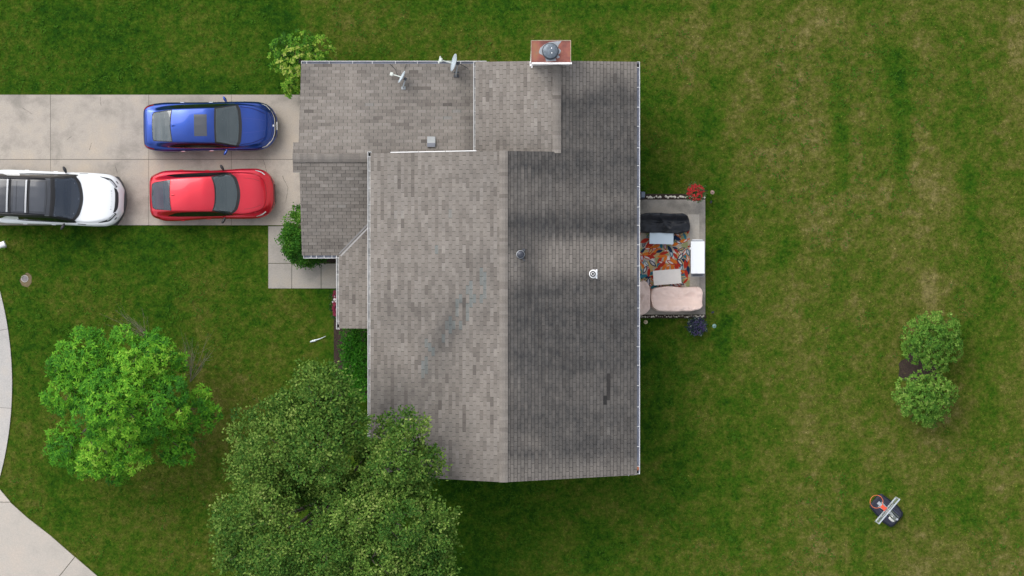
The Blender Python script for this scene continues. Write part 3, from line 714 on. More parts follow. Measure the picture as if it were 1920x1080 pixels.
# grey zinc bared round the flue (a worn patch with its own outline)
sp = [(1010, 98), (1013, 90), (1020, 84), (1030, 79), (1044, 77.5), (1053, 77), (1047, 85), (1046, 90), (1050, 92.5), (1052, 95), (1050, 100), (1046, 103), (1050, 107), (1045, 110), (1041, 106), (1043, 114), (1024, 115.5), (1022, 108), (1017, 103), (1012, 101)]
P = [W2(a, b, 6.0) for a, b in sp]; mb = MB(); mb.prism(P, 6.0055, 6.0095); mb.build('bare_zinc', M_STEEL, chim)
mb = MB(); mb.lathe([(.2, 6.0), (.2, 6.1), (.17, 6.11), (.17, 6.2), (.255, 6.2), (.262, 6.215), (.262, 6.235), (.24, 6.25), (.12, 6.265), (.0, 6.27)], (fx, fy, 0), 32)
fl = mb.build('flue', pbr('flue_cap', (.13, .155, .18), .45, .45, var=.45, vscale=9), chim, True)
mb = MB(); mb.lathe([(.20, 6.101), (.29, 6.105), (.29, 6.125), (.2, 6.13)], (fx, fy, 0), 32); mb.build('flue_collar', M_STEEL_DK, fl)
for a, b in ((1034.5, 90.5), (1035, 99.5)):
    mb = MB(); mb.lathe([(.018, 6.26), (.018, 6.285), (0, 6.29)], (*W2(a, b, 6.27), 0), 8); mb.build('bolt', M_CHROME, fl)
# roof vents
def zroofR(x): return ZMR-PT*(x-MRX)
def zgarN(y): return ZG+PT*(GN-y)
vx, vy = W2(808.5, 265.5, 3.6); zz = zgarN(vy)
mb = MB(); h = .17
yN, yS = vy+.19, vy-.19
pr = [(yN, zgarN(yN)+.02), (yN, zgarN(yN)+.06), (vy-.05, zz+h), (yS+.0, zgarN(yS)+h-.07), (yS, zgarN(yS)+.02)]
V = [(vx+s*.145, a, b) for s in (-1, 1) for a, b in pr]
mb.add(V, [(0, 1, 2, 3, 4), (9, 8, 7, 6, 5), (1, 6, 7, 2), (2, 7, 8, 3), (3, 8, 9, 4), (0, 5, 6, 1)])
bv = mb.build('box_vent', pbr('vent_top', (.31, .32, .315), .45, .3, var=.1), house)
mb = MB(); mb.add([(vx-.143, vy-.052, zz+h+.003), (vx+.143, vy-.052, zz+h+.003), (vx+.143, yS+.004, zgarN(yS)+h-.066), (vx-.143, yS+.004, zgarN(yS)+h-.066)], [(3, 2, 1, 0)])
mb.build('vent_hood', pbr('vent_hood', (.2, .21, .24), .5, .4), bv)
vx, vy = W2(976, 477, 5.3); zz = zroofR(vx)
mb = MB(); mb.lathe([(.09, -.03), (.09, .07), (.128, .08), (.132, .10), (.112, .13), (.08, .145), (.0, .15)], (vx, vy, zz), 24); rv = mb.build('round_vent', pbr('round_vent_metal', (.055, .06, .075), .4, .5, var=.3, vscale=20), house, True)
mb = MB(); mb.lathe([(.11, .075), (.146, .079), (.146, .086), (.132, .09)], (vx, vy, zz), 24); mb.build('vent_skirt', M_STEEL, rv)
mb = MB(); mb.box((vx+.11, vy+.15, zz+.02), (.1, .1, .03), rot=None); mb.build('flashing_tab', M_STEEL_DK, rv); mb = MB(); mb.box((vx+.1, vy-.17, zz+.02), (.05, .12, .02), rz=.6); mb.build('flashing_tab', M_STEEL_DK, rv)
vx, vy = W2(1113, 513.5, 4.8); zz = zroofR(vx)
sl_ = Matrix.Rotation(math.atan(PT), 3, 'Y')
mb = MB(); mb.lathe([(.155, -.01), (.155, .02), (.135, .035), (0, .036)], (vx, vy, zz+.02), 24, rot=sl_); mb.box((vx+.05, vy, zz+.005), (.14, .25, .035), rot=sl_); mb.box((vx+.115, vy, zz-.012), (.05, .33, .04), rot=sl_)
pv = mb.build('pipe_flashing', pbr('white_flashing_boot', (.85, .85, .84), .5), house)
mb = MB(); mb.lathe([(.105, .0), (.105, .09), (.0, .092)], (vx-.02, vy, zz), 20); pb = mb.build('rubber_boot', M_BLACK, pv)
mb = MB(); mb.lathe([(.062, .02), (.062, .2), (.04, .2), (.04, .19)], (vx-.02, vy, zz), 20); mb.build('vent_pipe', M_GUT, pv)
mb = MB(); mb.lathe([(.0, .192), (.0402, .1925)], (vx-.02, vy, zz), 20); mb.build('pipe_bore', M_HOLE, pv)
# leaning gutter strap at the south-east corner, leaf litter in the outlet
mb = MB(); a = W(1178, 891.5, 3.7); b = W(1192, 882, 3.9); mb.tube([a, b], .02, 6); mb.build('loose_strap', M_TRIM, house)
mb = MB(); mb.blob(W(1195.5, 878.5, 3.95), (.05, .075, .04), 8, 5, .2); mb.build('rust_clump', pbr('orange_rust', (.45, .16, .08), .8, var=.3), house)
mb = MB(); mb.box(W(1194.5, 885.5, 3.93), (.07, .12, .05)); mb.build('downspout_outlet', M_HOLE, house)

# ------------------------------------------------------------------ satellite dishes
M_DISH = pbr('dish_grey_white', (.46, .52, .56), .45, var=.06); M_MAST = pbr('mast_grey', (.42, .45, .46), .4, .3); M_LNB = pbr('lnb_offwhite', (.62, .66, .60), .5)
def dish(name, c, az, el, a, b, foot, lnb, label, big):
    """c centre of the reflector (world), az/el facing direction, a/b half axes, foot/lnb world points"""
    r = empty(name, foot); tag(r, label, 'satellite dish'); f = Vector(foot)
    n = Vector((math.cos(el)*math.cos(az), math.cos(el)*math.sin(az), math.sin(el)))
    up = (Vector((0, 0, 1))-n*n.z).normalized(); s = n.cross(up)
    mb = MB(); V = []; F = []; K, Q = 5, 28
    for side in (0, 1):
        for k in range(K+1):
            for q in range(Q):
                t = 2*math.pi*q/Q; rr_ = k/K
                V.append(Vector(c)-f+up*(b*rr_*math.sin(t))+s*(a*rr_*math.cos(t))-n*(.10*(1-rr_*rr_)*a/.4+(.014 if side else 0)))
    B = (K+1)*Q
    for k in range(K):
        for q in range(Q):
            F.append((k*Q+q, k*Q+(q+1) % Q, (k+1)*Q+(q+1) % Q, (k+1)*Q+q)); F.append((B+k*Q+q, B+(k+1)*Q+q, B+(k+1)*Q+(q+1) % Q, B+k*Q+(q+1) % Q))
    for q in range(Q): F.append((K*Q+q, K*Q+(q+1) % Q, B+K*Q+(q+1) % Q, B+K*Q+q))
    mb.add(V, F); mb.build('reflector', M_DISH, r, True)
    low = Vector(c)-f-up*(b*.92)-n*.02; L_ = Vector(lnb)-f
    mb = MB(); mb.tube([low-n*.1, low+n*.02, L_], [.022, .022, .018], 8); mb.build('feed_arm', M_LNB, r)
    d = (L_-low).normalized()
    M = d.to_track_quat('X', 'Z').to_matrix()
    mb = MB(); mb.box(L_, (.09, .16 if big else .13, .08 if big else .11), rot=M, bev=.02); mb.box(L_+d*.05-Vector((0, 0, .0)), (.03, .26 if big else .12, .05), rot=M); mb.build('feed_horn', M_LNB, r)
    back = Vector(c)-f-n*.16
    mb = MB(); mb.tube([(0, 0, .02), (.0, .05, .18), back-Vector((0, 0, .12)), back], [.028, .026, .024, .024], 10); mb.build('mast', M_MAST, r)
    mb = MB(); mb.box(back, (.1, .1, .12), rot=n.to_track_quat('X', 'Z').to_matrix()); mb.build('bracket', M_STEEL_DK, r)
    mb = MB(); mb.box((0, 0, -.01), (.15 if not big else .19, .11, .05), bev=.01)
    mb.build('foot_plate', M_MAST if not big else M_STEEL_DK, r)
    if big:
        mb = MB(); mb.tube([(.0, .09, .03), (0, .3, .12)], .014, 6); mb.box((0, .13, .03), (.2, .05, .05)); mb.build('brace', M_STEEL_DK, r)
        mb = MB(); mb.tube([back+Vector((.05, 0, 0)), Vector(W(878, 128.5, 2.9))-f], .012, 6); mb.build('support_rod', M_STEEL_DK, r)
    return r
y_ = W(855, 142, 2.8)[1]
dish('satellite_dish', W(850, 117, 3.35), R(180-12), R(14), .32, .40, W(855.5, 142.5, zgarN(y_)+.05), W(826.5, 112.5, 3.2), 'larger satellite dish by the garage gutter, tall oval reflector', True)
dish('satellite_dish', W(752.5, 144, 3.3), R(180-28), R(13), .24, .26, W(756.5, 165, zgarN(W(0, 165, 2.9)[1])+.04), W(734.5, 139, 3.12), 'smaller satellite dish with boxy feed on the garage roof', False)
mb = MB(); a = Vector(W(746, 142, 2.92)); b = Vector(W(731, 120, 2.66)); mb.tube([a, (a+b)/2+Vector((.04, .03, .0)), b], .009, 5)
tag(mb.build('dish_cable', M_BLACK), 'longer thin black cable slanting from the smaller dish to the gutter', 'cable'); mb = MB()
mb.tube([Vector(W(759, 132, 2.9)), Vector(W(760, 126, 2.74)), Vector(W(762, 120, 2.66))], .009, 5)
tag(mb.build('dish_cable', M_BLACK), 'short thin black cable from top of smaller dish to the gutter', 'cable')

# ------------------------------------------------------------------ cars
def pchip(xs, ys):
    xs = np.array(xs, float); ys = np.array(ys, float); h = np.diff(xs); d = np.diff(ys)/h
    m = np.zeros_like(ys)
    for i_ in range(1, len(xs)-1):
        if d[i_-1]*d[i_] > 0: m[i_] = 2*d[i_-1]*d[i_]/(d[i_-1]+d[i_])
    m[0] = d[0]; m[-1] = d[-1]
    def f(x):
        x = np.clip(np.asarray(x, float), xs[0], xs[-1]); j = np.clip(np.searchsorted(xs, x, 'right')-1, 0, len(h)-1)
        t = (x-xs[j])/h[j]
        return ys[j]*(2*t**3-3*t**2+1)+h[j]*m[j]*(t**3-2*t**2+t)+ys[j+1]*(-2*t**3+3*t**2)+h[j]*m[j+1]*(t**3-t**2)
    return f
class Car:
    def __init__(s, name, label, loc, rz, T, paint, L):
        s.r = empty(name, (*loc, .03), rz); tag(s.r, label, 'car'); s.L = L; s.T = {k: pchip(*zip(*v)) for k, v in T.items()}; s.paint = paint
    def sec(s, x):
        T = s.T; W_ = float(T['W'](x)); B = min(float(T['B'](x)), W_*.985); Wr = min(float(T['R'](x)), B*.985); Zb = float(T['Zb'](x)); Zr = float(T['Zr'](x)); zs = float(T['Zs'](x)) if 'Zs' in T else .2
        z6 = max(Zb+.012, Zr-.03-.025*min(1, max(0, (Zr-Zb-.38)/.1)))
        Zr = max(Zr, z6+.01)
        return [(W_*.9, zs), (W_*.965, zs+.10), (W_*.995, zs+.22), (W_, (zs+Zb)/2+.03), (W_*.99, Zb-.12), (B+(W_*.985-B)*.45, Zb-.025), (B, Zb), (Wr+(B-Wr)*.4, Zb+(z6-Zb)*.66), (Wr, z6), (Wr*.86, z6+(Zr-z6)*.34), (Wr*.5, z6+(Zr-z6)*.78), (0, Zr)]
    def H(s, x, y):
        c = s.sec(min(max(x, 0), s.L)); y = abs(y)
        ys = [p[0] for p in c[3:]][::-1]; zs = [p[1] for p in c[3:]][::-1]
        return float(np.interp(y, ys, zs))
    def body(s):
        xs_ = np.concatenate([np.linspace(0, .3, 10)[:-1], np.linspace(.3, s.L-.4, 80)[:-1], np.linspace(s.L-.4, s.L, 16)])
        V = []; F = []; n = None
        for x in xs_:
            c = s.sec(x); half = []
            for a, b in zip(c[:-1], c[1:]):
                for t in (0, .5): half.append((a[0]+(b[0]-a[0])*t, a[1]+(b[1]-a[1])*t))
            half.append(c[-1]); pts = [(-y, z) for y, z in half[:-1]]+[(0, half[-1][1])]+[(y, z) for y, z in half[:-1][::-1]]
            n = len(pts); V += [(x, y, z) for y, z in pts]
        K = len(xs_)
        for i_ in range(K-1):
            for k in range(n-1): F.append((i_*n+k, (i_+1)*n+k, (i_+1)*n+k+1, i_*n+k+1))
        F.append(tuple(range(n))); F.append(tuple(range((K-1)*n+n-1, (K-1)*n-1, -1)))
        F += [(i_*n, i_*n+n-1, (i_+1)*n+n-1, (i_+1)*n) for i_ in range(K-1)]
        s.b = npmesh('body', np.array(V), F, s.paint, s.r, True)
        return s.b
    def ruled(s, name, m, A, B, lift=.008, n=8, parent=None, mirror=False, k=24, skirt=True):
        """patch lying on the body between edge polylines A and B (x, y)"""
        def res(P):
            P = np.array(P, float); d = np.concatenate([[0], np.cumsum(np.hypot(*np.diff(P, axis=0).T))]); t = np.linspace(0, d[-1], k)
            return np.stack([pchip(d, P[:, 0])(t), pchip(d, P[:, 1])(t)], 1)
        a = res(A); b = res(B); obs = []
        for sg in ((1, -1) if mirror else (1,)):
            V = []; F = []
            for j in range(n+1):
                q = a+(b-a)*j/n
                V += [(x, sg*y, s.H(x, y)+lift) for x, y in q]
            for j in range(n):
                for i_ in range(k-1): F.append((j*k+i_, j*k+i_+1, (j+1)*k+i_+1, (j+1)*k+i_))
            p0, p1, p2 = (Vector(V[q]) for q in (0, 1, k))
            nrm = sum(((Vector(V[f[1]])-Vector(V[f[0]])).cross(Vector(V[f[3]])-Vector(V[f[0]])) for f in F), Vector())
            if nrm.z < 0: F = [f[::-1] for f in F]
            obs.append(npmesh(name, np.array(V), F, m, parent or s.r, True))
        return obs
    def cut(s, polys, objs):
        import bmesh
        for o in objs:
            bm = bmesh.new(); bm.from_mesh(o.data); kill = []; PS = polys
            if o is s.b:                       # the shell opens a little wider than the black glass border lying on it
                PS = [[(c_[0]+(p[0]-c_[0])*1.07, c_[1]+(p[1]-c_[1])*1.05) for p in P] for P in polys for c_ in [(sum(q[0] for q in P)/len(P), sum(q[1] for q in P)/len(P))]]
            for f in bm.faces:
                c = f.calc_center_median()
                if c.z < .7: continue
                for P in PS:
                    n = len(P); ins = False; j = n-1
                    for i_ in range(n):
                        if (P[i_][1] > c.y) != (P[j][1] > c.y) and c.x < (P[j][0]-P[i_][0])*(c.y-P[i_][1])/(P[j][1]-P[i_][1])+P[i_][0]: ins = not ins
                        j = i_
                    if ins: kill.append(f); break
            bmesh.ops.delete(bm, geom=kill, context='FACES'); bm.to_mesh(o.data); bm.free()
    def cabin(s, xr, xf, wd, zt, seat, xs1, xs2, wheel_side=1):
        mb = MB(); mb.box(((xr+xf)/2, 0, .42), (xf-xr, wd*2, .06)); mb.box((xf-.02, 0, .6), (.04, wd*2, .4)); mb.box((xr+.02, 0, .6), (.04, wd*2, .4))
        for sg in (1, -1): mb.box(((xr+xf)/2, sg*(wd-.02), .62), (xf-xr-.09, .04, .42))
        mb.build('interior', M_DASH, s.r)
        mb = MB(); mb.box((xf-.28, 0, zt-.12), (.42, wd*1.8, .16), bev=.06); mb.box((xf-.5, 0, zt-.18), (.12, wd*1.7, .2), bev=.05); mb.build('dashboard', M_DASH, s.r)
        for sg in (1, -1):
            mb = MB(); mb.box((xs1-.05, sg*.37, .56), (.52, .5, .16), bev=.06); mb.box((xs1-.33, sg*.37, .86), (.14, .48, .56), bev=.06); mb.box((xs1-.37, sg*.37, 1.17), (.09, .26, .15), bev=.04); mb.build('seat', seat, s.r)
        mb = MB(); mb.box((xs2, 0, .56), (.52, wd*1.7, .16), bev=.06); mb.box((xs2-.3, 0, .84), (.15, wd*1.7, .5), bev=.05)
        for q in (-.4, .4): mb.box((xs2-.34, q, 1.13), (.08, .25, .12), bev=.03)
        mb.build('rear_bench', seat, s.r)
        mb = MB(); V = []; F = []; Q = 20; M = Matrix.Rotation(R(-62), 3, 'Y')
        for q in range(Q):
            t = 6.2832*q/Q; d = Vector((math.cos(t), math.sin(t), 0))
            for j in range(5): u = 6.2832*j/5; V.append(M @ (d*(.17+.016*math.cos(u))+Vector((0, 0, .016*math.sin(u))))+Vector((xf-.66, .37*wheel_side, zt-.12)))
        for q in range(Q):
            for j in range(5): F.append((q*5+j, ((q+1) % Q)*5+j, ((q+1) % Q)*5+(j+1) % 5, q*5+(j+1) % 5))
        mb.add(V, F); mb.build('steering_wheel', M_BLACK, s.r, True)
    def line(s, name, m, pts, wid=.012, lift=.006, parent=None, mirror=False, k=24):
        P = np.array(pts, float); t = np.gradient(P, axis=0); t /= np.maximum(np.hypot(t[:, 0], t[:, 1])[:, None], 1e-6); nn = np.stack([-t[:, 1], t[:, 0]], 1)*wid/2
        return s.ruled(name, m, P+nn, P-nn, lift, 2, parent, mirror, k)
    def wheels(s, xr, xf, tr, rad=.34):
        first = None
        for x in (xr, xf):
            for sg in (1, -1):
                M = Matrix.Rotation(math.pi/2*-sg, 3, 'X')
                mb = MB(); mb.lathe([(rad*.68, .0), (rad*.96, .0), (rad, .03), (rad, .19), (rad*.96, .22), (rad*.68, .22)], (0, 0, 0), 28, rot=M)
                t_ = mb.build('wheel', M_BLACK, s.r, True); t_.location = (x, sg*(tr-.22), rad-.0)
                mb = MB(); mb.lathe([(rad*.67, .02), (rad*.67, .19), (rad*.6, .2), (rad*.2, .17), (0, .17)], (0, 0, 0), 20, rot=M); mb.build('rim', M_RIM, t_, True)
    def mirror_(s, x, y, z, m, big=1.0):
        for sg in (1, -1):
            mb = MB(); V = []
            prof = [(0, .02, .03), (.06, .07, .055), (.13, .085, .065), (.2, .06, .05), (.225, .02, .02)]
            n = 12
            for d, rx, rz_ in prof:
                for q in range(n):
                    t = 2*math.pi*q/n; V.append((x-d*.45+rx*math.cos(t)*.75*big, sg*(y+d*big), z+rz_*1.1*math.sin(t)+d*.12))
            F = []
            for j in range(len(prof)-1):
                for q in range(n):
                    f = (j*n+q, j*n+(q+1) % n, (j+1)*n+(q+1) % n, (j+1)*n+q); F.append(f if sg < 0 else f[::-1])
            F += [tuple(range(n)), tuple(range((len(prof)-1)*n, len(prof)*n))]
            mb.add(V, F); mb.build('wing_mirror', m, s.r, True)
    def fin(s, x, m):
        z = s.H(x, 0); mb = MB(); mb.add([(x-.09, -.025, z), (x+.07, -.012, z), (x+.07, .012, z), (x-.09, .025, z), (x-.08, -.006, z+.07), (x-.03, -.004, z+.05), (x-.03, .004, z+.05), (x-.08, .006, z+.07)],
                                     [(0, 4, 5, 1), (3, 2, 6, 7), (0, 3, 7, 4), (1, 5, 6, 2), (4, 7, 6, 5)]); mb.build('roof_antenna', m, s.r)
    def handles(s, xs_, m):
        for x in xs_:
            for sg in (1, -1):
                W_ = float(s.T['W'](x)); zb = float(s.T['Zb'](x)); mb = MB()
                mb.box((x, sg*(W_*.99+.002), zb-.13), (.16, .03, .026), bev=.01); mb.build('door_handle', m, s.r)
def nose(car, x0, x1, m, name, lift=.006, yf=.8):
    pass

# --- blue sedan
pb_ = carpaint('metallic_blue_paint', (.012, .052, .29), .9, .34)
lx, ly = W2(272, 240.2, .5)
blue = Car('parked_car', 'metallic blue sedan with a sunroof parked beside the red sedan', (lx, ly), R(.9), {
 'W': [(0, .62), (.06, .74), (.2, .82), (.5, .885), (.95, .915), (2.4, .905), (3.7, .915), (4.2, .90), (4.5, .82), (4.72, .66), (4.84, .48), (4.9, .34)],
 'B': [(0, .52), (.06, .64), (.2, .70), (.5, .72), (.95, .77), (1.5, .80), (2.6, .82), (3.4, .82), (3.8, .80), (4.3, .74), (4.6, .62), (4.84, .40), (4.9, .28)],
 'R': [(0, .46), (.06, .57), (.35, .58), (1.12, .60), (2.0, .62), (2.7, .63), (3.1, .68), (3.52, .74), (3.8, .73), (4.3, .62), (4.6, .5), (4.84, .34), (4.9, .24)],
 'Zb': [(0, .82), (.06, .92), (.3, .97), (.9, .96), (2.0, .92), (3.0, .90), (3.6, .87), (4.2, .79), (4.55, .70), (4.75, .62), (4.9, .5)],
 'Zr': [(0, .86), (.06, .97), (.2, 1.03), (.42, 1.07), (.8, 1.26), (1.15, 1.39), (1.8, 1.45), (2.3, 1.445), (2.7, 1.40), (3.1, 1.21), (3.52, 1.01), (3.7, .97), (4.2, .90), (4.55, .80), (4.75, .68), (4.9, .53)]}, pb_, 4.9)
blue.body()
c = blue
su = c.ruled('windscreen_surround', M_BLACK, [(2.70, -.66), (2.69, 0), (2.70, .66)], [(3.52, -.79), (3.62, -.55), (3.66, 0), (3.62, .55), (3.52, .79)], .006, n=36, k=70)
c.ruled('windscreen', M_GLASS, [(2.76, -.60), (2.75, 0), (2.76, .60)], [(3.44, -.73), (3.52, -.5), (3.55, 0), (3.52, .5), (3.44, .73)], .010)
su += c.ruled('rear_surround', M_BLACK, [(.40, -.53), (.365, -.42), (.35, 0), (.365, .42), (.40, .53)], [(1.15, -.60), (1.11, -.3), (1.09, 0), (1.11, .3), (1.15, .60)], .005, n=30, k=60)
c.ruled('rear_window', M_GLASS, [(.42, -.50), (.385, -.4), (.37, 0), (.385, .4), (.42, .50)], [(1.12, -.565), (1.08, -.3), (1.06, 0), (1.08, .3), (1.12, .565)], .010)
c.ruled('sunroof', M_GLASS_GR, [(1.96, -.40), (1.96, .40)], [(2.43, -.40), (2.43, .40)], .009)
c.ruled('side_window', M_GLASS_DK, [(.98, .745), (1.3, .665), (1.8, .655), (2.5, .67), (3.0, .735), (3.25, .795)], [(.96, .76), (1.3, .79), (1.8, .805), (2.5, .815), (3.0, .818), (3.27, .81)], .007, mirror=True)
c.cut([[(2.80, -.57), (2.80, .57), (3.40, .69), (3.47, .45), (3.50, 0), (3.47, -.45), (3.40, -.69)], [(.46, -.46), (1.04, -.52), (1.04, .52), (.46, .46)]], [c.b]+su)
c.cabin(.62, 3.62, .70, 1.0, M_SEAT_L, 2.25, 1.2)
c.line('window_trim', M_CHROME, [(.92, .745), (1.3, .785), (1.8, .80), (2.5, .81), (3.0, .812), (3.4, .806)], .026, .012, mirror=True)
c.ruled('grille', M_PLASTIC, [(4.80, -.44), (4.845, 0), (4.80, .44)], [(4.86, -.38), (4.893, 0), (4.86, .38)], .008)
c.line('chrome_grille_bar', M_CHROME, [(4.50, -.745), (4.62, -.66), (4.76, -.46), (4.82, -.25), (4.835, 0), (4.82, .25), (4.76, .46), (4.62, .66), (4.50, .745)], .022, .013)
c.ruled('headlight', M_LAMP, [(4.36, .80), (4.5, .735), (4.66, .58)], [(4.36, .815), (4.52, .765), (4.69, .60)], .012, mirror=True)
c.ruled('tail_light', M_TAIL, [(.04, .62), (.18, .73), (.4, .80)], [(.03, .66), (.16, .775), (.4, .835)], .008, mirror=True)
c.line('bonnet_crease_shade', pbr('crease_shade_dark', (.01, .02, .12), .4, .5), [(3.6, .70), (4.0, .64), (4.5, .44)], .03, .005, mirror=True)  # flat darker strips painted as the shade of the bonnet creases
c.line('bonnet_crease_shade', pbr('crease_soft', (.018, .05, .3), .3, .6, 1), [(3.7, .27), (4.1, .24), (4.5, .18)], .022, .005, mirror=True)
c.line('bonnet_gap', M_HOLE, [(4.55, -.60), (4.7, -.4), (4.755, 0), (4.7, .4), (4.55, .60)], .008, .005)
c.line('boot_gap', M_HOLE, [(.36, -.66), (.15, -.62), (.12, 0), (.15, .62), (.36, .66)], .007, .005)
mb = MB(); mb.lathe([(.04, 0), (.04, .008), (0, .01)], (4.775, .0, c.H(4.775, 0)), 14); mb.build('emblem', M_CHROME, c.r)
mb = MB(); mb.box((4.905, 0, .5), (.02, .3, .1)); mb.build('number_plate', pbr('plate_white', (.7, .7, .68), .5), c.r)
c.wheels(.95, 3.82, .9); c.mirror_(3.1, .86, .97, pb_); c.fin(1.22, pbr('fin_blue', (.02, .06, .3), .3, .5)); c.handles((1.45, 2.5), M_CHROME)

# --- red sedan
pr_ = carpaint('glossy_red_paint', (.60, .010, .028), .6, .34)
lx, ly = W2(283.5, 369, .5)
red = Car('parked_car', 'glossy red sedan parked nearest the front path, below the blue sedan', (lx, ly), R(1.7), {
 'W': [(0, .60), (.07, .73), (.25, .83), (.6, .93), (.95, .945), (2.3, .90), (3.5, .935), (3.9, .93), (4.2, .86), (4.4, .72), (4.52, .54), (4.57, .42)],
 'B': [(0, .50), (.07, .62), (.25, .70), (.6, .76), (.95, .78), (1.6, .80), (2.6, .81), (3.2, .80), (3.6, .79), (4.0, .75), (4.3, .62), (4.52, .44), (4.57, .34)],
 'R': [(0, .44), (.07, .54), (.3, .56), (.84, .58), (1.6, .615), (2.3, .62), (2.8, .66), (3.2, .74), (3.5, .74), (4.0, .62), (4.3, .5), (4.52, .36), (4.57, .28)],
 'Zb': [(0, .82), (.07, .93), (.3, .99), (.9, .97), (2.0, .92), (2.9, .89), (3.4, .86), (3.9, .78), (4.2, .71), (4.45, .62), (4.57, .5)],
 'Zr': [(0, .86), (.07, .99), (.2, 1.07), (.5, 1.22), (.86, 1.35), (1.6, 1.42), (2.0, 1.415), (2.4, 1.365), (2.9, 1.14), (3.3, .97), (3.45, .945), (3.9, .89), (4.25, .79), (4.45, .67), (4.57, .53)]}, pr_, 4.57)
red.body(); c = red
su = c.ruled('windscreen_surround', M_BLACK, [(2.36, -.64), (2.46, -.3), (2.48, 0), (2.46, .3), (2.36, .64)], [(3.02, -.785), (3.26, -.55), (3.37, 0), (3.26, .55), (3.02, .785)], .006, n=36, k=70)
c.ruled('windscreen', M_GLASS, [(2.42, -.60), (2.51, -.3), (2.53, 0), (2.51, .3), (2.42, .60)], [(2.98, -.74), (3.17, -.5), (3.26, 0), (3.17, .5), (2.98, .74)], .010)
su += c.ruled('rear_surround', M_BLACK, [(.23, -.50), (.13, -.42), (.10, 0), (.13, .42), (.23, .50)], [(.87, -.57), (.835, -.3), (.825, 0), (.835, .3), (.87, .57)], .005, n=30, k=60)
c.ruled('rear_window', M_GLASS_BL, [(.25, -.48), (.15, -.40), (.115, 0), (.15, .40), (.25, .48)], [(.86, -.555), (.82, -.3), (.81, 0), (.82, .3), (.86, .555)], .010)
c.ruled('side_window', M_GLASS_DK, [(.70, .745), (1.1, .655), (1.7, .645), (2.3, .66), (2.7, .715), (2.95, .775)], [(.68, .755), (1.1, .785), (1.7, .80), (2.3, .808), (2.7, .805), (2.97, .79)], .007, mirror=True)
c.cut([[(2.47, -.57), (2.56, 0), (2.47, .57), (2.94, .70), (3.12, .45), (3.21, 0), (3.12, -.45), (2.94, -.70)], [(.28, -.44), (.20, 0), (.28, .44), (.79, .50), (.77, 0), (.79, -.50)]], [c.b]+su)
c.cabin(.5, 3.3, .70, .96, M_SEAT, 2.0, .98)
c.ruled('headlight', M_LAMP, [(3.92, .845), (4.1, .78), (4.25, .67)], [(3.92, .865), (4.12, .81), (4.28, .69)], .012, mirror=True)
c.ruled('tail_light', M_TAIL, [(.04, .60), (.2, .72), (.4, .80)], [(.03, .63), (.18, .765), (.4, .83)], .008, mirror=True)
c.ruled('front_bumper', M_PLASTIC, [(4.46, -.58), (4.545, -.3), (4.555, 0), (4.545, .3), (4.46, .58)], [(4.50, -.55), (4.566, -.3), (4.569, 0), (4.566, .3), (4.50, .55)], .006)
c.ruled('brake_light', M_BLACK, [(.135, .02), (.15, .2)], [(.165, .02), (.18, .2)], .014)
c.line('bonnet_gap', M_HOLE, [(3.3, .77), (3.9, .70), (4.15, .55), (4.28, .3), (4.31, 0)], .007, .005, mirror=True)
c.line('bonnet_crease_shade', pbr('red_crease_shade', (.3, .006, .012), .3, .3, 1), [(3.5, .58), (3.8, .54), (4.1, .44)], .016, .005, mirror=True)  # crease shading drawn as a darker red strip
c.line('roof_seam', pbr('red_seam', (.2, .004, .008), .4), [(.87, -.56), (.84, 0), (.87, .56)], .008, .006)
mb = MB(); mb.box((4.56, 0, .3), (.06, .7, .14), bev=.02); mb.build('grille', M_PLASTIC, c.r)
c.wheels(.85, 3.55, .915); c.mirror_(2.78, .86, .96, M_PLASTIC); c.fin(.98, pr_); c.handles((1.2, 2.15), pr_)

# --- white suv
pw_ = pbr('white_pearl_paint', (.80, .82, .83), .25, 0, 1.0)
rz = R(-2.1)
lx, ly = W2(-22, 367.5, .6)
suv = Car('parked_car', 'white SUV with black roof and silver cross bars at the driveway edge', (lx, ly), rz, {
 'W': [(0, .80), (.08, .90), (.4, .96), (.9, 1.0), (2.6, .985), (3.9, .99), (4.4, .97), (4.65, .90), (4.86, .72), (4.97, .54), (5.03, .42)],
 'B': [(0, .72), (.08, .80), (.4, .84), (.9, .86), (2.6, .87), (3.4, .88), (3.9, .88), (4.4, .82), (4.65, .74), (4.86, .56), (4.97, .42), (5.03, .32)],
 'R': [(0, .55), (.08, .63), (.3, .66), (1.5, .69), (2.5, .69), (2.9, .72), (3.4, .80), (3.8, .82), (4.3, .74), (4.6, .62), (4.86, .46), (4.97, .34), (5.03, .26)],
 'Zb': [(0, 1.0), (.08, 1.07), (.5, 1.12), (2.0, 1.10), (3.3, 1.08), (4.0, 1.02), (4.5, .93), (4.8, .82), (4.95, .72), (5.03, .6)],
 'Zr': [(0, 1.45), (.08, 1.62), (.3, 1.72), (1.0, 1.77), (2.0, 1.77), (2.5, 1.73), (2.9, 1.53), (3.4, 1.23), (3.62, 1.16), (4.2, 1.11), (4.6, 1.03), (4.84, .90), (4.96, .76), (5.03, .63)]}, pw_, 5.03)
suv.body(); c = suv
M_BROOF = pbr('black_gloss_roof', (.028, .031, .037), .22, coat=.8)
c.ruled('roof_panel', M_BROOF, [(.06, -.68), (.03, 0), (.06, .68)], [(2.60, -.74), (2.64, 0), (2.60, .74)], .012, n=30)
c.ruled('roof_pillar', M_PLASTIC, [(.08, .62), (.5, .66), (1.5, .68), (2.5, .685), (2.9, .71), (3.36, .80)], [(.08, .69), (.5, .735), (1.2, .752), (2.5, .758), (2.9, .80), (3.42, .875)], .010, mirror=True, k=40)
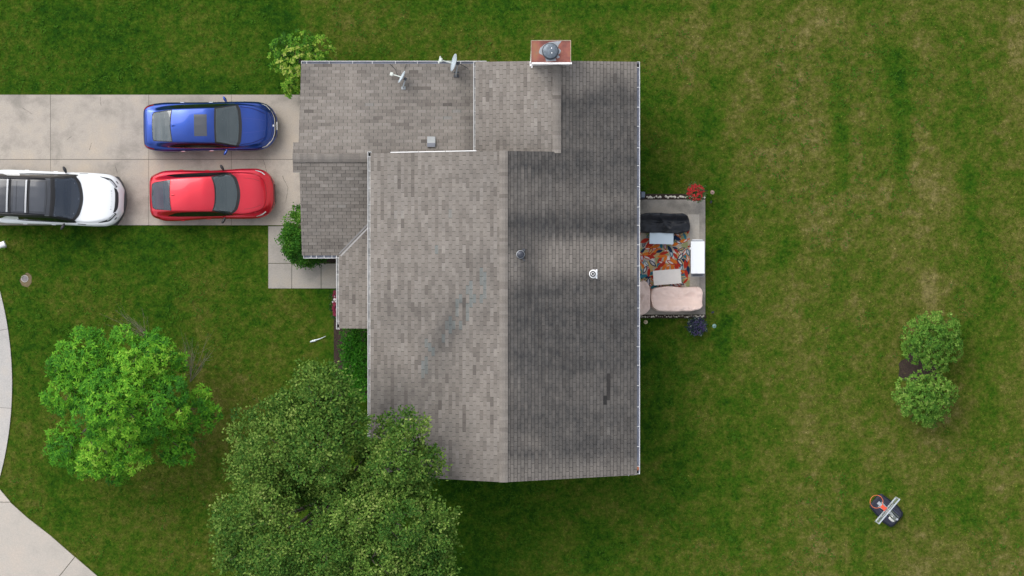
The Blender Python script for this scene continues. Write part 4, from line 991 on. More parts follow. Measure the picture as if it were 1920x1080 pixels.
su = c.ruled('windscreen_surround', M_BLACK, [(2.52, -.735), (2.56, 0), (2.52, .735)], [(3.32, -.875), (3.54, -.55), (3.64, 0), (3.54, .55), (3.32, .875)], .015, n=36, k=70)
c.ruled('windscreen', M_GLASS_BL, [(2.66, -.69), (2.72, 0), (2.66, .69)], [(3.26, -.80), (3.44, -.5), (3.53, 0), (3.44, .5), (3.26, .80)], .020, n=14)
c.cut([[(2.71, -.65), (2.76, 0), (2.71, .65), (3.22, .76), (3.40, .46), (3.48, 0), (3.40, -.46), (3.22, -.76)]], [c.b]+su)
c.cabin(.6, 3.6, .76, 1.17, M_SEAT, 2.2, 1.2)
c.ruled('roof_glass', M_GLASS_GR, [(1.80, -.54), (1.80, .54)], [(2.33, -.54), (2.35, 0), (2.33, .54)], .017)
c.ruled('roof_glass', M_GLASS_GR, [(1.20, -.55), (1.20, .55)], [(1.60, -.55), (1.60, .55)], .017)
c.line('roof_seam', M_HOLE, [(1.32, -.55), (1.32, .55)], .012, .020)
c.line('roof_seam', M_HOLE, [(2.38, -.6), (2.43, 0), (2.38, .6)], .012, .016)
c.ruled('side_window', M_GLASS_DK, [(1.36, .745), (1.6, .72), (2.2, .72), (2.7, .74), (3.1, .80), (3.32, .86)], [(1.30, .842), (1.6, .862), (2.2, .872), (2.7, .876), (3.1, .88), (3.36, .878)], .007, mirror=True)
c.ruled('quarter_window', M_GLASS_DK, [(.05, .64), (.3, .70), (.7, .72), (1.0, .74)], [(.05, .76), (.3, .825), (.62, .825), (.86, .76)], .007, mirror=True)
c.line('window_trim', M_BLACK, [(1.25, .85), (1.6, .872), (2.2, .882), (2.7, .887), (3.1, .89), (3.4, .885)], .016, .009, mirror=True)
M_BAR = pbr('satin_bar', (.42, .43, .44), .4, .4)
for x in (1.0, 1.68):
    mb = MB(); z = c.H(x, 0)+.06
    V = []; K = 16
    for k in range(K+1):
        y = -.60+1.2*k/K; zz = z+.03*(1-(y/.6)**2)
        for dx, dz in ((-.035, -.012), (.035, -.012), (.03, .012), (-.03, .012)): V.append((x+dx, y, zz+dz))
    F = [(4*k+a, 4*k+(a+1) % 4, 4*k+4+(a+1) % 4, 4*k+4+a) for k in range(K) for a in range(4)]+[(3, 2, 1, 0), (4*K, 4*K+1, 4*K+2, 4*K+3)]
    mb.add(V, [f[::-1] for f in F]); mb.build('cross_bar', M_BAR, c.r)
    mb = MB(); mb.box((x+.075, 0, c.H(x, 0)+.022), (.06, 1.24, .02), bev=.006); mb.build('bar_seal', M_BLACK, c.r)
for sg in (1, -1):
    mb = MB(); mb.tube([(.35, sg*.645, c.H(.35, .645)+.03), (.6, sg*.655, c.H(.6, .65)+.07), (1.6, sg*.665, c.H(1.6, .66)+.07), (2.35, sg*.665, c.H(2.35, .66)+.04)], .022, 8); mb.build('roof_rail', M_PLASTIC, c.r, True)
c.ruled('headlight', M_PLASTIC, [(4.22, .84), (4.5, .73), (4.78, .46)], [(4.18, .865), (4.56, .79), (4.84, .50)], .008, mirror=True)
c.ruled('headlight_lens', M_LAMP, [(4.5, .735), (4.62, .64), (4.76, .49)], [(4.53, .765), (4.66, .67), (4.79, .51)], .013, mirror=True)
c.ruled('grille', M_PLASTIC, [(4.72, -.47), (4.765, -.25), (4.775, 0), (4.765, .25), (4.72, .47)], [(4.81, -.42), (4.875, -.25), (4.89, 0), (4.875, .25), (4.81, .42)], .009)
c.ruled('fog_lamp', M_PLASTIC, [(4.74, .72), (4.80, .64)], [(4.80, .70), (4.86, .60)], .008, mirror=True)
mb = MB()
for k in range(20):
    a0 = -.9+1.8*k/20; a1 = -.9+1.8*(k+1)/20
    f_ = lambda y: 5.10-.33*(abs(y)/.9)**2.2
    mb.add([(f_(a0)-.12, a0, .3), (f_(a0), a0, .3), (f_(a1), a1, .3), (f_(a1)-.12, a1, .3), (f_(a0)-.12, a0, .5), (f_(a0), a0, .5), (f_(a1), a1, .5), (f_(a1)-.12, a1, .5)], [(0, 3, 2, 1), (4, 5, 6, 7), (1, 2, 6, 5)])
mb.build('front_bumper', M_PLASTIC, c.r)
tx = bpy.data.curves.new('lettering', 'FONT'); tx.body = 'EXPLORER'; tx.size = .085; tx.space_character = 2.05; tx.align_x = 'CENTER'; tx.extrude = .003
to = bpy.data.objects.new('lettering', tx); COL.objects.link(to); to.parent = c.r; tx.materials.append(pbr('letter_grey', (.12, .12, .13), .4))
bpy.context.view_layer.update(); tm = bpy.data.meshes.new_from_object(to.evaluated_get(bpy.context.evaluated_depsgraph_get())); bpy.data.objects.remove(to); to = link('lettering', tm, None, c.r)
to.location = (4.66, 0, c.H(4.68, 0)+.006); to.rotation_euler = (0, R(11), R(90)); to.rotation_mode = 'XYZ'
to.rotation_euler = (Matrix.Rotation(R(11), 3, 'Y') @ Matrix.Rotation(R(90), 3, 'Z')).to_euler()
c.line('fender_vent', M_PLASTIC, [(3.45, .925), (3.75, .935)], .02, .008, mirror=True)
c.wheels(.98, 4.02, .985, .38); c.mirror_(2.98, .92, 1.16, M_PLASTIC, 1.1); c.fin(.52, M_BLACK); c.handles((1.5, 2.55), pw_)

# ------------------------------------------------------------------ foliage
def leaves(P, axis, up, ln, wd, tone):
    """diamond leaves at P along axis; up ~ leaf normal"""
    a = axis/np.maximum(np.linalg.norm(axis, axis=1, keepdims=True), 1e-6)
    s = np.cross(a, up); s /= np.maximum(np.linalg.norm(s, axis=1, keepdims=True), 1e-6)
    nrm = np.cross(s, a)
    L_ = ln[:, None]; w_ = wd[:, None]
    V = np.stack([P, P+a*L_*.45+s*w_+nrm*w_*.25, P+a*L_, P+a*L_*.45-s*w_+nrm*w_*.25], 1)
    return V.reshape(-1, 3), np.repeat(tone, 1)
def rnd_dir(n, zmin=-1.0):
    z = RNG.uniform(zmin, 1, n); t = RNG.uniform(0, 2*math.pi, n); r = np.sqrt(1-z*z)
    return np.stack([r*np.cos(t), r*np.sin(t), z], 1)
def crown_leafy(clumps, tw_per, lv_per, ln, wd, spread, tone0, tonevar, zmin=-.35, rosette=False, reject=None, fill=.35, droop=.25, clumpvar=.1):
    Vs = []; Ts = []
    for (cx, cy, cz, r, sq) in clumps:
        nt = max(6, int(tw_per*r*r)); d = rnd_dir(nt, zmin)
        lum = 1+.22*(fbm(d[:, 0]*3+cx*3, d[:, 1]*3+cy*3, 41)-.5)*2
        rad = r*lum*np.where(RNG.random(nt) < fill, RNG.uniform(.45, .85, nt), RNG.uniform(.86, 1.04, nt))
        C = np.array([cx, cy, cz])+d*rad[:, None]*np.array([1, 1, sq])
        ct = tone0+RNG.normal(0, clumpvar)+RNG.normal(0, tonevar*.8, nt)
        if rosette:
            k = lv_per; ph = RNG.uniform(0, 2*math.pi, nt)[:, None]+np.arange(k)[None]*2*math.pi/k+RNG.normal(0, .22, (nt, k))
            tilt = RNG.normal(-droop, .22, (nt, k))
            e1 = np.cross(d, np.array([.13, .2, .97])); e1 /= np.maximum(np.linalg.norm(e1, axis=1, keepdims=True), 1e-5); 
            up_ = d*.55+np.array([0, 0, .75]); up_ /= np.linalg.norm(up_, axis=1, keepdims=True)
            e1 = np.cross(up_, np.array([1., .1, 0])); e1 /= np.linalg.norm(e1, axis=1, keepdims=True); e2 = np.cross(up_, e1)
            ax = (e1[:, None]*np.cos(ph)[..., None]+e2[:, None]*np.sin(ph)[..., None]+up_[:, None]*tilt[..., None]).reshape(-1, 3)
            P = np.repeat(C, k, 0)+RNG.normal(0, .012, (nt*k, 3)); U_ = np.repeat(up_, k, 0)+RNG.normal(0, .15, (nt*k, 3))
            n = nt*k; t = np.repeat(ct, k)+RNG.normal(0, tonevar, n)
        else:
            k = lv_per; n = nt*k; off = RNG.normal(0, spread, (n, 3))*np.array([1, 1, .6])
            P = np.repeat(C, k, 0)+off; ax = rnd_dir(n, -.55)+np.repeat(d, k, 0)*.7; ax[:, 2] *= .6
            U_ = rnd_dir(n, .1)+np.array([0, 0, .5]); t = np.repeat(ct, k)+RNG.normal(0, tonevar, n)
        if reject is not None:
            kp = ~reject(P[:, 0], P[:, 1], P[:, 2]); P, ax, U_, t = P[kp], ax[kp], U_[kp], t[kp]; n = len(P)
        if n == 0: continue
        v, t = leaves(P, ax, U_, RNG.uniform(.75, 1.2, n)*ln, RNG.uniform(.75, 1.2, n)*wd, t); Vs.append(v); Ts.append(t)
    V = np.concatenate(Vs); T = np.clip(np.concatenate(Ts), 0, 1)
    return V, np.arange(len(V)).reshape(-1, 4), T
CK = 1.0
def cl(px, py, z, rpx, sq=.75):
    rpx = rpx*CK
    k = (CH-z)/FPX; x, y, _ = W(px, py, z); return (x, y, z, rpx*k, sq)
def plant(name, loc, label, cat, V, F, T, m, part='crown', group=None):
    r = empty(name, loc); tag(r, label, cat, group); o = npmesh(part, V-np.array(loc), F, m, r, fattr={'tone': T}); return r
M_BARK = pbr('tree_bark', (.10, .08, .065), .9, var=.35, vscale=6, bump=.6, bscale=14)
M_TWIG = pbr('dead_twig', (.15, .13, .105), .9, var=.25)
def limbs(root, base, clumps, r0, fork, seed=0, n=None):
    rr = random.Random(seed); b = Vector(base); mb = MB(); f = b+Vector((0, 0, fork))
    mb.tube([(0, 0, -.1), (0.02, 0, .15), (.03, .02, fork*.5), f-b], [r0*1.35, r0*1.05, r0*.92, r0*.8], 12)
    for (x, y, z, r, sq) in clumps[:n]:
        t = Vector((x, y, z+r*.2))-b; s = f-b; m1 = s+(t-s)*.4+Vector((rr.uniform(-.2, .2), rr.uniform(-.2, .2), .1*t.length)); 
        mb.tube([s-Vector((0, 0, .25)), m1, s+(t-s)*.75, t], [r0*.5, r0*.36, r0*.22, r0*.08], 7)
        for q in range(4):
            e_ = t+Vector((rr.uniform(-1, 1)*r*.8, rr.uniform(-1, 1)*r*.8, rr.uniform(-.2, .6)*r*sq)); a_ = s+(t-s)*rr.uniform(.55, .95)
            mb.tube([a_, (a_+e_)/2+Vector((0, 0, .08)), e_], [r0*.14, r0*.09, r0*.03], 5)
    return mb.build('trunk', M_BARK, root, True)

# bright young tree, front left
M_L1 = leafmat('bright_leaf', [(0, (.02, .09, .010)), (.3, (.036, .16, .010)), (.6, (.10, .29, .014)), (.85, (.21, .42, .03)), (1, (.27, .44, .06))], .45, .15)
def lobes(spec, seed, sub=7, rs=.46, ring=.62, sq=.8):
    """each bough (px, py, z of its top, radius px) carries a dome of smaller leaf masses, so that gaps open between the boughs"""
    rr = random.Random(seed); out = []
    for px, py, z, r in spec:
        rm = r*(CH-z)/FPX
        out.append(cl(px+rr.uniform(-.1, .1)*r, py+rr.uniform(-.1, .1)*r, z-rm*.38, r*rs*1.15, sq))
        a0 = rr.uniform(0, 6.28)
        for k in range(sub):
            a = a0+6.283*k/sub+rr.uniform(-.3, .3); d = r*ring*rr.uniform(.82, 1.12)
            out.append(cl(px+math.cos(a)*d, py+math.sin(a)*d, z-rm*rr.uniform(.62, .95), r*rs*rr.uniform(.75, 1.12), sq))
    return out
C1 = lobes([(165, 668, 4.9, 66), (245, 682, 5.2, 66), (318, 682, 4.0, 44), (125, 742, 4.2, 46), (205, 765, 5.9, 72), (288, 762, 5.0, 62), (368, 768, 3.4, 44), (122, 836, 3.3, 40), (190, 852, 4.0, 46), (248, 838, 4.2, 44),
           (325, 832, 3.2, 42), (150, 872, 2.8, 26), (218, 886, 2.6, 24), (110, 690, 3.4, 26), (290, 640, 2.9, 24)], 8)
V, F, T = crown_leafy(C1, 140, 8, .165, .029, 0, .47, .11, zmin=0, rosette=True, fill=.2, droop=.12, clumpvar=.12)
b1 = W(235, 752, 0); t1 = plant('young_tree', b1, 'bright green tree with star shaped leaf tufts beside the kerb', 'tree', V, F, T, M_L1)
limbs(t1, b1, C1[::8], .11, 1.7, 3)
mb = MB(); rr = random.Random(5)
def twigs(mb, base, tip, n, spr, r=.011):
    b = Vector(base); t = Vector(tip)
    for q in range(n):
        e_ = t+Vector((rr.gauss(0, spr), rr.gauss(0, spr*.7), rr.gauss(0, .15))); m_ = b+(e_-b)*.5+Vector((rr.gauss(0, .06), rr.gauss(0, .06), .08)); mb.tube([b, m_, e_], [r, r*.75, r*.3], 5)
        for j in range(3):
            s_ = b+(e_-b)*rr.uniform(.3, .8); x_ = s_+(e_-b)*.3+Vector((rr.gauss(0, .18), rr.gauss(0, .18), rr.gauss(0, .08))); mb.tube([s_, x_], [r*.5, r*.2], 4)
twigs(mb, W(357, 716, 1.6), W(372, 655, 2.0), 9, .36, .007); twigs(mb, W(357, 716, 1.6), W(384, 668, 1.9), 3, .2, .012); twigs(mb, W(352, 690, 1.6), W(352, 645, 1.9), 6, .22, .005)
twigs(mb, W(285, 640, 2.2), W(240, 598, 2.3), 10, .4, .006); twigs(mb, W(300, 640, 2.0), W(225, 600, 2.2), 5, .3, .005)
mb.v = [tuple(Vector(v)-Vector(b1)) for v in mb.v]; mb.build('bare_branch', M_TWIG, t1)

# large tree at the house corner
M_L2 = leafmat('oak_leaf', [(0, (.022, .07, .011)), (.3, (.046, .128, .018)), (.55, (.098, .188, .027)), (.8, (.185, .285, .052)), (1, (.32, .40, .11))], .5, .18)
C2 = lobes([(600, 752, 8.4, 80), (515, 822, 8.2, 86), (588, 835, 9.0, 72), (460, 866, 6.2, 38), (648, 800, 8.0, 50), (752, 815, 7.4, 50), (735, 872, 8.4, 62), (798, 868, 7.0, 40), (770, 918, 7.4, 44),
           (484, 955, 8.0, 78), (452, 1025, 6.8, 52), (520, 1035, 8.2, 72), (655, 975, 8.4, 72), (608, 1040, 8.4, 66), (760, 985, 8.6, 82), (822, 975, 7.0, 40), (700, 1058, 8.2, 72), (790, 1060, 7.6, 62), (826, 1020, 6.4, 28),
           (434, 985, 6.0, 32), (520, 900, 6.6, 44), (625, 893, 6.6, 40), (580, 918, 6.2, 40), (645, 925, 6.0, 34), (702, 908, 6.4, 40), (692, 850, 6.0, 30), (560, 905, 6.0, 34), (600, 1105, 7.6, 66), (510, 1110, 7.2, 66), (690, 1130, 7.2, 60), (770, 1125, 7, 60)], 9, 8, .44, .6)
V, F, T = crown_leafy(C2, 98, 17, .11, .036, .095, .52, .13, zmin=-.05, fill=.2, clumpvar=.09)
b2 = W(628, 925, 0); t2 = plant('broad_tree', b2, 'large broad tree overhanging the front corner of the roof', 'tree', V, F, T, M_L2)
limbs(t2, b2, C2[::9], .17, 2.4, 4)

# shrubs
M_L3 = leafmat('yellow_green_leaf', [(0, (.03, .10, .010)), (.3, (.07, .21, .016)), (.6, (.17, .33, .028)), (.85, (.34, .43, .07)), (1, (.46, .5, .14))], .5)
rej_g = lambda x, y, z: (x > GL-.02) & (y < GN+.13) & (z > 2.0) | (x > -7.28) & (y < GN-.36)
C3 = [cl(535, 90, 1.6, 26), cl(565, 82, 1.8, 26), cl(600, 95, 1.7, 28), cl(525, 112, 1.2, 24), cl(555, 115, 1.7, 32), cl(548, 145, 1.5, 24), cl(545, 165, 1.0, 16), cl(585, 112, 1.5, 26), cl(515, 98, .9, 14), cl(610, 108, 1.0, 18)]
V, F, T = crown_leafy(C3[:8], 190, 7, 0.105, .032, 0, .39, .15, zmin=-.3, rosette=True, reject=rej_g, droop=.1, clumpvar=.13)
b3 = W(562, 112, 0); t3 = plant('shrub', b3, 'pale yellow green shrub at the garage corner above the driveway', 'shrub', V, F, T, M_L3); limbs(t3, b3, C3, .035, .25, 6)
M_L4 = leafmat('fresh_leaf', [(0, (.012, .06, .008)), (.35, (.03, .13, .012)), (.65, (.075, .22, .02)), (.9, (.16, .33, .04)), (1, (.26, .42, .07))], .45)
rej_s = lambda x, y, z: (x > GL-.02+.03) & (y > GS-.14) & (z > 2.1) | (x > -7.28) & (y > GS+.37)
C4 = [cl(557, 420, 1.4, 22), cl(562, 438, 1.7, 25), cl(549, 450, 1.6, 23), cl(557, 465, 1.4, 23), cl(561, 400, 1.0, 14), cl(566, 478, .8, 20), cl(584, 484, .6, 15), cl(600, 486, .5, 10), cl(545, 467, .7, 14), cl(543, 436, .9, 14)]
V, F, T = crown_leafy(C4, 420, 15, .075, .024, .06, .50, .13, zmin=-.4, reject=rej_s)
b4 = W(557, 455, 0); t4 = plant('shrub', b4, 'dense bright green shrub between garage and front path', 'shrub', V, F, T, M_L4); limbs(t4, b4, C4, .03, .2, 7)
M_L5 = leafmat('hedge_leaf', [(0, (.012, .07, .006)), (.4, (.03, .16, .010)), (.7, (.07, .25, .016)), (1, (.17, .36, .04))], .45)
rej_h = lambda x, y, z: (x > ML-.13) & (z > 2.5)
C5 = [cl(q, p, 1.0, 17, 1.0) for p in range(628, 740, 15) for q in (657, 676)]
V, F, T = crown_leafy(C5, 420, 12, .065, .022, .05, .48, .13, zmin=-.3, reject=rej_h, clumpvar=.04)
b5 = W(668, 680, 0); t5 = plant('hedge', b5, 'deep green clipped hedge along the front wall', 'hedge', V, F, T, M_L5, 'foliage')
mb = MB()
for p in range(628, 740, 15): mb.tube([Vector(W(667, p, 0))-Vector(b5), Vector(W(667, p, 1.0))-Vector(b5)], [.03, .015], 6)
mb.build('stem', M_BARK, t5)
M_L6 = leafmat('round_bush_leaf', [(0, (.018, .06, .012)), (.35, (.05, .145, .016)), (.65, (.11, .24, .028)), (.9, (.19, .32, .05)), (1, (.28, .40, .09))], .5)
for (px, py, spots, lab) in ((1748, 640, [(0, 0, 34, 1.5), (-28, -18, 30, 1.2), (24, -24, 30, 1.2), (30, 12, 28, 1.1), (-26, 16, 28, 1.0), (4, 30, 28, 1.2), (0, -32, 24, 1.1), (18, 44, 14, .9), (-38, 4, 20, .9), (38, -6, 20, .9)], 'upper of the two round green bushes on the open lawn'),
                            (1737, 750, [(0, 4, 36, 1.5), (-36, -14, 26, 1.1), (-14, -24, 28, 1.2), (26, -22, 26, 1.2), (40, -12, 22, 1.0), (22, 14, 28, 1.2), (-24, 12, 28, 1.1), (0, 30, 22, 1.0), (18, -38, 16, .9), (-46, -6, 16, .8), (10, 40, 12, .7)], 'lower of the two round green bushes on the open lawn')):
    C6 = [cl(px+a, py+b, z, r) for a, b, r, z in spots]
    V, F, T = crown_leafy(C6, 220, 6, .115, .03, 0, .62, .13, zmin=-.35, rosette=True, droop=.1, clumpvar=.05)
    b6 = W(px, py, 0); t6 = plant('round_bush', b6, lab, 'bush', V, F, T, M_L6, group='round bushes on the back lawn'); limbs(t6, b6, C6, .04, .25, px)

# flowers
def flowers(name, px, py, z, rpx, label, petal, nfl, nlf, leafm, sq=.6, hang=False, clumpz=None, parent_fn=None):
    base = W(px, py, 0); r = empty(name, base); tag(r, label, 'flowers'); B = np.array(base)
    C = [cl(px, py, z, rpx, sq)]
    V, F, T = crown_leafy(C, nlf/(C[0][3]**2), 6, .07, .02, .05, .42, .14, zmin=-.2, fill=.5)
    npmesh('foliage', V-B, F, leafm, r, fattr={'tone': T})
    mb = MB(); rad = C[0][3]; Cc = Vector(C[0][:3])
    for q in range(nfl):
        a = random.uniform(0, 6.283); d = rad*math.sqrt(random.uniform(.02, 1)); h = sq*math.sqrt(max(0, rad*rad-d*d))
        p = Cc+Vector((math.cos(a)*d, math.sin(a)*d, h+.05))-Vector(base); s = random.uniform(.02, .034)
        for j in range(5):
            t = j*1.2566+a; mb.add([p, p+Vector((math.cos(t-.5)*s, math.sin(t-.5)*s, .012)), p+Vector((math.cos(t)*s*1.4, math.sin(t)*s*1.4, .004)), p+Vector((math.cos(t+.5)*s, math.sin(t+.5)*s, .012))], [(0, 1, 2, 3)])
    mb.build('blossom', petal, r)
    return r
M_FL_LEAF = leafmat('flower_leaf', [(0, (.02, .05, .015)), (.5, (.06, .13, .04)), (1, (.2, .28, .1))])
M_FL_DARK = leafmat('purple_leaf', [(0, (.012, .02, .022)), (.5, (.03, .05, .06)), (.85, (.09, .13, .13)), (1, (.3, .36, .3))])
r_ = flowers('hanging_flower', 1304, 360.5, .95, 16, 'round cluster of red flowers at the north patio corner', pbr('red_petal', (.42, .014, .018), .6, var=.5, vscale=8), 120, 170, M_FL_LEAF)
bb = Vector(W(1304, 360.5, 0))
mb = MB(); mb.lathe([(.1, .62), (.17, .85), (.16, .85), (.09, .64)], (0, 0, 0), 16); mb.build('basket', M_PLASTIC, r_)
mb = MB(); mb.tube([(.34, 0, 0), (.34, 0, 1.3), (.2, 0, 1.42), (.03, 0, 1.34), (0, 0, 1.2), (0, 0, .85)], .009, 6); mb.build('hook_stand', M_BLACK, r_)
r_ = flowers('flower_clump', 1307, 612, .32, 16, 'round clump of dark purple flowers at the south patio corner', pbr('purple_petal', (.035, .022, .085), .6, var=.6, vscale=9), 60, 170, M_FL_DARK)
mb = MB(); mb.tube([(0, 0, 0), (0, 0, .3)], [.03, .015], 6); mb.build('stem', M_BARK, r_)
r_ = empty('flower_clump', W(629, 569, 0)); tag(r_, 'pink and white flowers under the porch gutter', 'flowers')
mb = MB(); mw = MB(); B = Vector(W(629, 569, 0))
for q in range(130):
    py = random.uniform(546, 592); px = 628.5+random.uniform(-4.5, 5)*math.sqrt(max(0, 1-((py-569)/25)**2)); p = Vector(W(px, py, random.uniform(.35, .6)))-B; s = random.uniform(.02, .045)
    m_ = mw if (abs(py-561) < 6 and random.random() < .45) else mb
    for j in range(5):
        t = j*1.2566+q; m_.add([p, p+Vector((math.cos(t-.5)*s, math.sin(t-.5)*s, .012)), p+Vector((math.cos(t)*s*1.4, math.sin(t)*s*1.4, .004)), p+Vector((math.cos(t+.5)*s, math.sin(t+.5)*s, .012))], [(0, 1, 2, 3)])
mb.build('blossom', pbr('pink_petal', (.22, .012, .045), .6, var=.4, vscale=8), r_); mw.build('white_blossom', pbr('white_petal', (.75, .7, .7), .6), r_)
V, F, T = crown_leafy([cl(630, p, .3, 9, .9) for p in range(548, 592, 8)], 500, 7, .07, .02, .05, .3, .14, zmin=-.2); npmesh('foliage', V-np.array(B), F, M_FL_LEAF, r_, fattr={'tone': T})

# ------------------------------------------------------------------ patio things
ZP = .05
def leafpoly(cx, cy, a, L_, w_):
    P = []
    for t in np.linspace(0, 1, 9): P.append((t*L_, w_*math.sin(math.pi*t)**.8))
    for t in np.linspace(1, 0, 9)[1:-1]: P.append((t*L_, -w_*math.sin(math.pi*t)**.8))
    return [(cx+x*math.cos(a)-y*math.sin(a), cy+x*math.sin(a)+y*math.cos(a)) for x, y in P]
def rug():
    x0, y1 = W2(1188, 431, ZP); x1, y0 = W2(1293.5, 552, ZP); mb = MB(); cols = []
    def add(poly, z, col):
        q = [(min(max(x, x0+.01), x1-.01), min(max(y, y0+.01), y1-.01)) for x, y in poly]
        ar = sum(q[k][0]*q[(k+1) % len(q)][1]-q[(k+1) % len(q)][0]*q[k][1] for k in range(len(q)))
        if abs(ar) < 1e-4: return
        if ar < 0: q = q[::-1]
        mb.add([(*p, z) for p in q], [tuple(range(len(q)))]); cols.append((*col, 1))
    n0 = len(mb.f); mb.box(((x0+x1)/2, (y0+y1)/2, ZP+.006), (x1-x0, y1-y0, .012)); cols.extend([(.40, .35, .28, 1)]*(len(mb.f)-n0))
    red_, org, tan, teal, navy, sage, cream = (.40, .030, .016), (.62, .16, .02), (.46, .33, .14), (.03, .17, .22), (.012, .03, .075), (.26, .28, .13), (.62, .58, .54)
    rg = random.Random(21); z = ZP+.0135; occ = []
    k = 0
    # pale sage and tan leaves first, then bursts of bold leaves fanning out
    for q in range(110):
        add(leafpoly(rg.uniform(x0, x1), rg.uniform(y0, y1), rg.uniform(0, 6.28), rg.uniform(.25, .45), rg.uniform(.06, .10)), z+q*2e-5, rg.choice([sage, tan, cream, tan, sage]))
    bursts = [(1256, 462, 1.0), (1199, 478, .3), (1292, 462, 2.2), (1296, 515, 2.9), (1203, 520, .2), (1240, 431, -1.2), (1290, 545, 2.2), (1215, 545, .9), (1235, 505, 1.6)]
    for bx_, by_, a0 in bursts:
        cx, cy = W2(bx_, by_, ZP)
        for q in range(60):
            a = rg.uniform(0, 6.283); d = rg.choice([.12, .3, .5, .68])+rg.uniform(-.06, .06); L_ = rg.uniform(.24, .38); w_ = L_*rg.uniform(.15, .21)
            px, py = cx+math.cos(a)*d, cy+math.sin(a)*d
            if not (x0 < px < x1 and y0 < py < y1): continue
            mid = (px+math.cos(a)*L_/2, py+math.sin(a)*L_/2)
            if any((mid[0]-o[0])**2+(mid[1]-o[1])**2 < .095**2 for o in occ): continue
            occ.append(mid); k += 1; zz = z+.002+k*2.5e-5
            c1 = rg.choice([red_, red_, org, org, navy, teal, navy, red_]); a2 = a+rg.uniform(-.25, .25)
            add(leafpoly(px, py, a2, L_, w_), zz, c1)
            if rg.random() < .48:
                add(leafpoly(px+math.cos(a2)*L_*.17, py+math.sin(a2)*L_*.17, a2, L_*.66, w_*.52), zz+1.2e-5, rg.choice([cream, tan, (.5, .5, .56), cream]))
    o = npmesh('patio_rug', np.array(mb.v), mb.f, colattr('rug_wool'), fattr={'col': np.array(cols)}); tag(o, 'rug patterned with red, orange and teal leaves on the patio', 'rug')
rug()
def cover(name, outline, zf, m, label, cat, seed, fold=.02, wr=.02):
    """fabric cover draped over furniture: outline in px, zf(u,v) height inside, pleated skirt to the floor"""
    P = np.array([W2(a, b, .6) for a, b in outline]); c = P.mean(0); d = np.concatenate([[0], np.cumsum(np.hypot(*np.diff(np.vstack([P, P[:1]]), axis=0).T))])
    Q = 110; t = np.linspace(0, d[-1], Q, endpoint=False); PP = np.vstack([P, P[:1]])
    O = np.stack([np.interp(t, d, PP[:, 0]), np.interp(t, d, PP[:, 1])], 1)
    for _ in range(1): O = (np.roll(O, 1, 0)+O*2+np.roll(O, -1, 0))/4
    O += (O-c)/np.linalg.norm(O-c, axis=1, keepdims=True)*(fold*.7*(vnoise(t*5, t*0+seed, seed)-.5)[:, None])
    V = []; F = []; ks = [0.0, .1, .2, .3, .4, .5, .6, .68, .76, .83, .89, .93, .96, .985, 1.0, 1.005, 1.01, 1.02]
    hx, hy = np.abs(O-c).max(0)
    for i_, k in enumerate(ks):
        q = c+(O-c)*min(k, 1)+(O-c)/np.linalg.norm(O-c, axis=1, keepdims=True)*(max(0, k-1)*2+ (fold*(vnoise(t*9, t*0+1.7, seed+3)-.5)*min(1, max(0, (i_-13)/4)))[:, None] if i_ >= 13 else 0)
        u = (q[:, 0]-c[0])/hx; v = (q[:, 1]-c[1])/hy; zt = zf(u, v)
        zt = zt+wr*(fbm(q[:, 0]*4+seed, q[:, 1]*4, seed, 3)-.5)*2+wr*1.3*(np.abs(fbm(q[:, 0]*2.2+q[:, 1]*1.8+seed, q[:, 1]*2.4-q[:, 0]*1.1, seed+9, 2)-.5)*-4+.6)+wr*.8*(np.abs(fbm(q[:, 0]*4.2-q[:, 1]*2.8+seed, q[:, 1]*4.4+q[:, 0]*2.1, seed+19, 2)-.5)*-4+.6)
        drop = {14: .05, 15: .3, 16: .65, 17: .96}.get(i_, 0); edge = {12: .006, 13: .02}.get(i_, 0)
        z = ZP+(zt-edge)*(1-drop)
        V += [(a, b, zz) for (a, b), zz in zip(q, z)]
    n = Q
    for i_ in range(len(ks)-1):
        for k in range(n): F.append((i_*n+k, i_*n+(k+1) % n, (i_+1)*n+(k+1) % n, (i_+1)*n+k))
    V = np.array(V); ar = sum(O[k][0]*O[(k+1) % n][1]-O[(k+1) % n][0]*O[k][1] for k in range(n))
    if ar > 0: F = [f[::-1] for f in F]
    base = np.array([c[0], c[1], ZP])
    o = npmesh(name, V-base, F, m, None, True); o.location = base; tag(o, label, cat); return o
M_CBLK = pbr('black_cover_fabric', (.014, .016, .021), .5, var=.25, vscale=5, spec=.4); M_CPNK = pbr('beige_cover_fabric', (.74, .57, .50), .8, var=.07, vscale=3); M_CPNK2 = pbr('beige_cover_fabric_b', (.60, .46, .40), .8, var=.1, vscale=3)
back = lambda s_, lo, hi: (lambda u, v: lo+(hi-lo)*sstep(.1, .75, v*s_))
cover('covered_sofa', [(1199, 405), (1204, 401), (1230, 398.5), (1238, 401), (1280, 400), (1288, 404), (1293, 411), (1294, 425), (1292, 433), (1270, 437.5), (1240, 436), (1215, 436), (1202, 434), (1198, 425)], back(1, .5, .82), M_CBLK, 'outdoor sofa under a creased black cover', 'sofa', 2, .04, .05)
cover('covered_sofa', [(1222, 546), (1229, 540), (1256, 537), (1280, 540), (1308, 538), (1314, 540), (1318, 547), (1317, 574), (1312, 580), (1296, 583), (1250, 584), (1232, 582), (1224, 576), (1220.5, 560)], back(-1, .5, .8), M_CPNK, 'long outdoor sofa under a pinkish beige cover', 'sofa', 4, .03, .034)
cover('covered_chair', [(1186, 533), (1198, 530), (1208, 526.5), (1215, 532), (1219, 541), (1219.5, 560), (1218, 578), (1212, 586), (1202, 590), (1188, 588), (1183, 570), (1183, 545)], back(-1, .55, .8), M_CPNK2, 'armchair under a beige cover, half below the eave', 'armchair', 6, .05, .03)
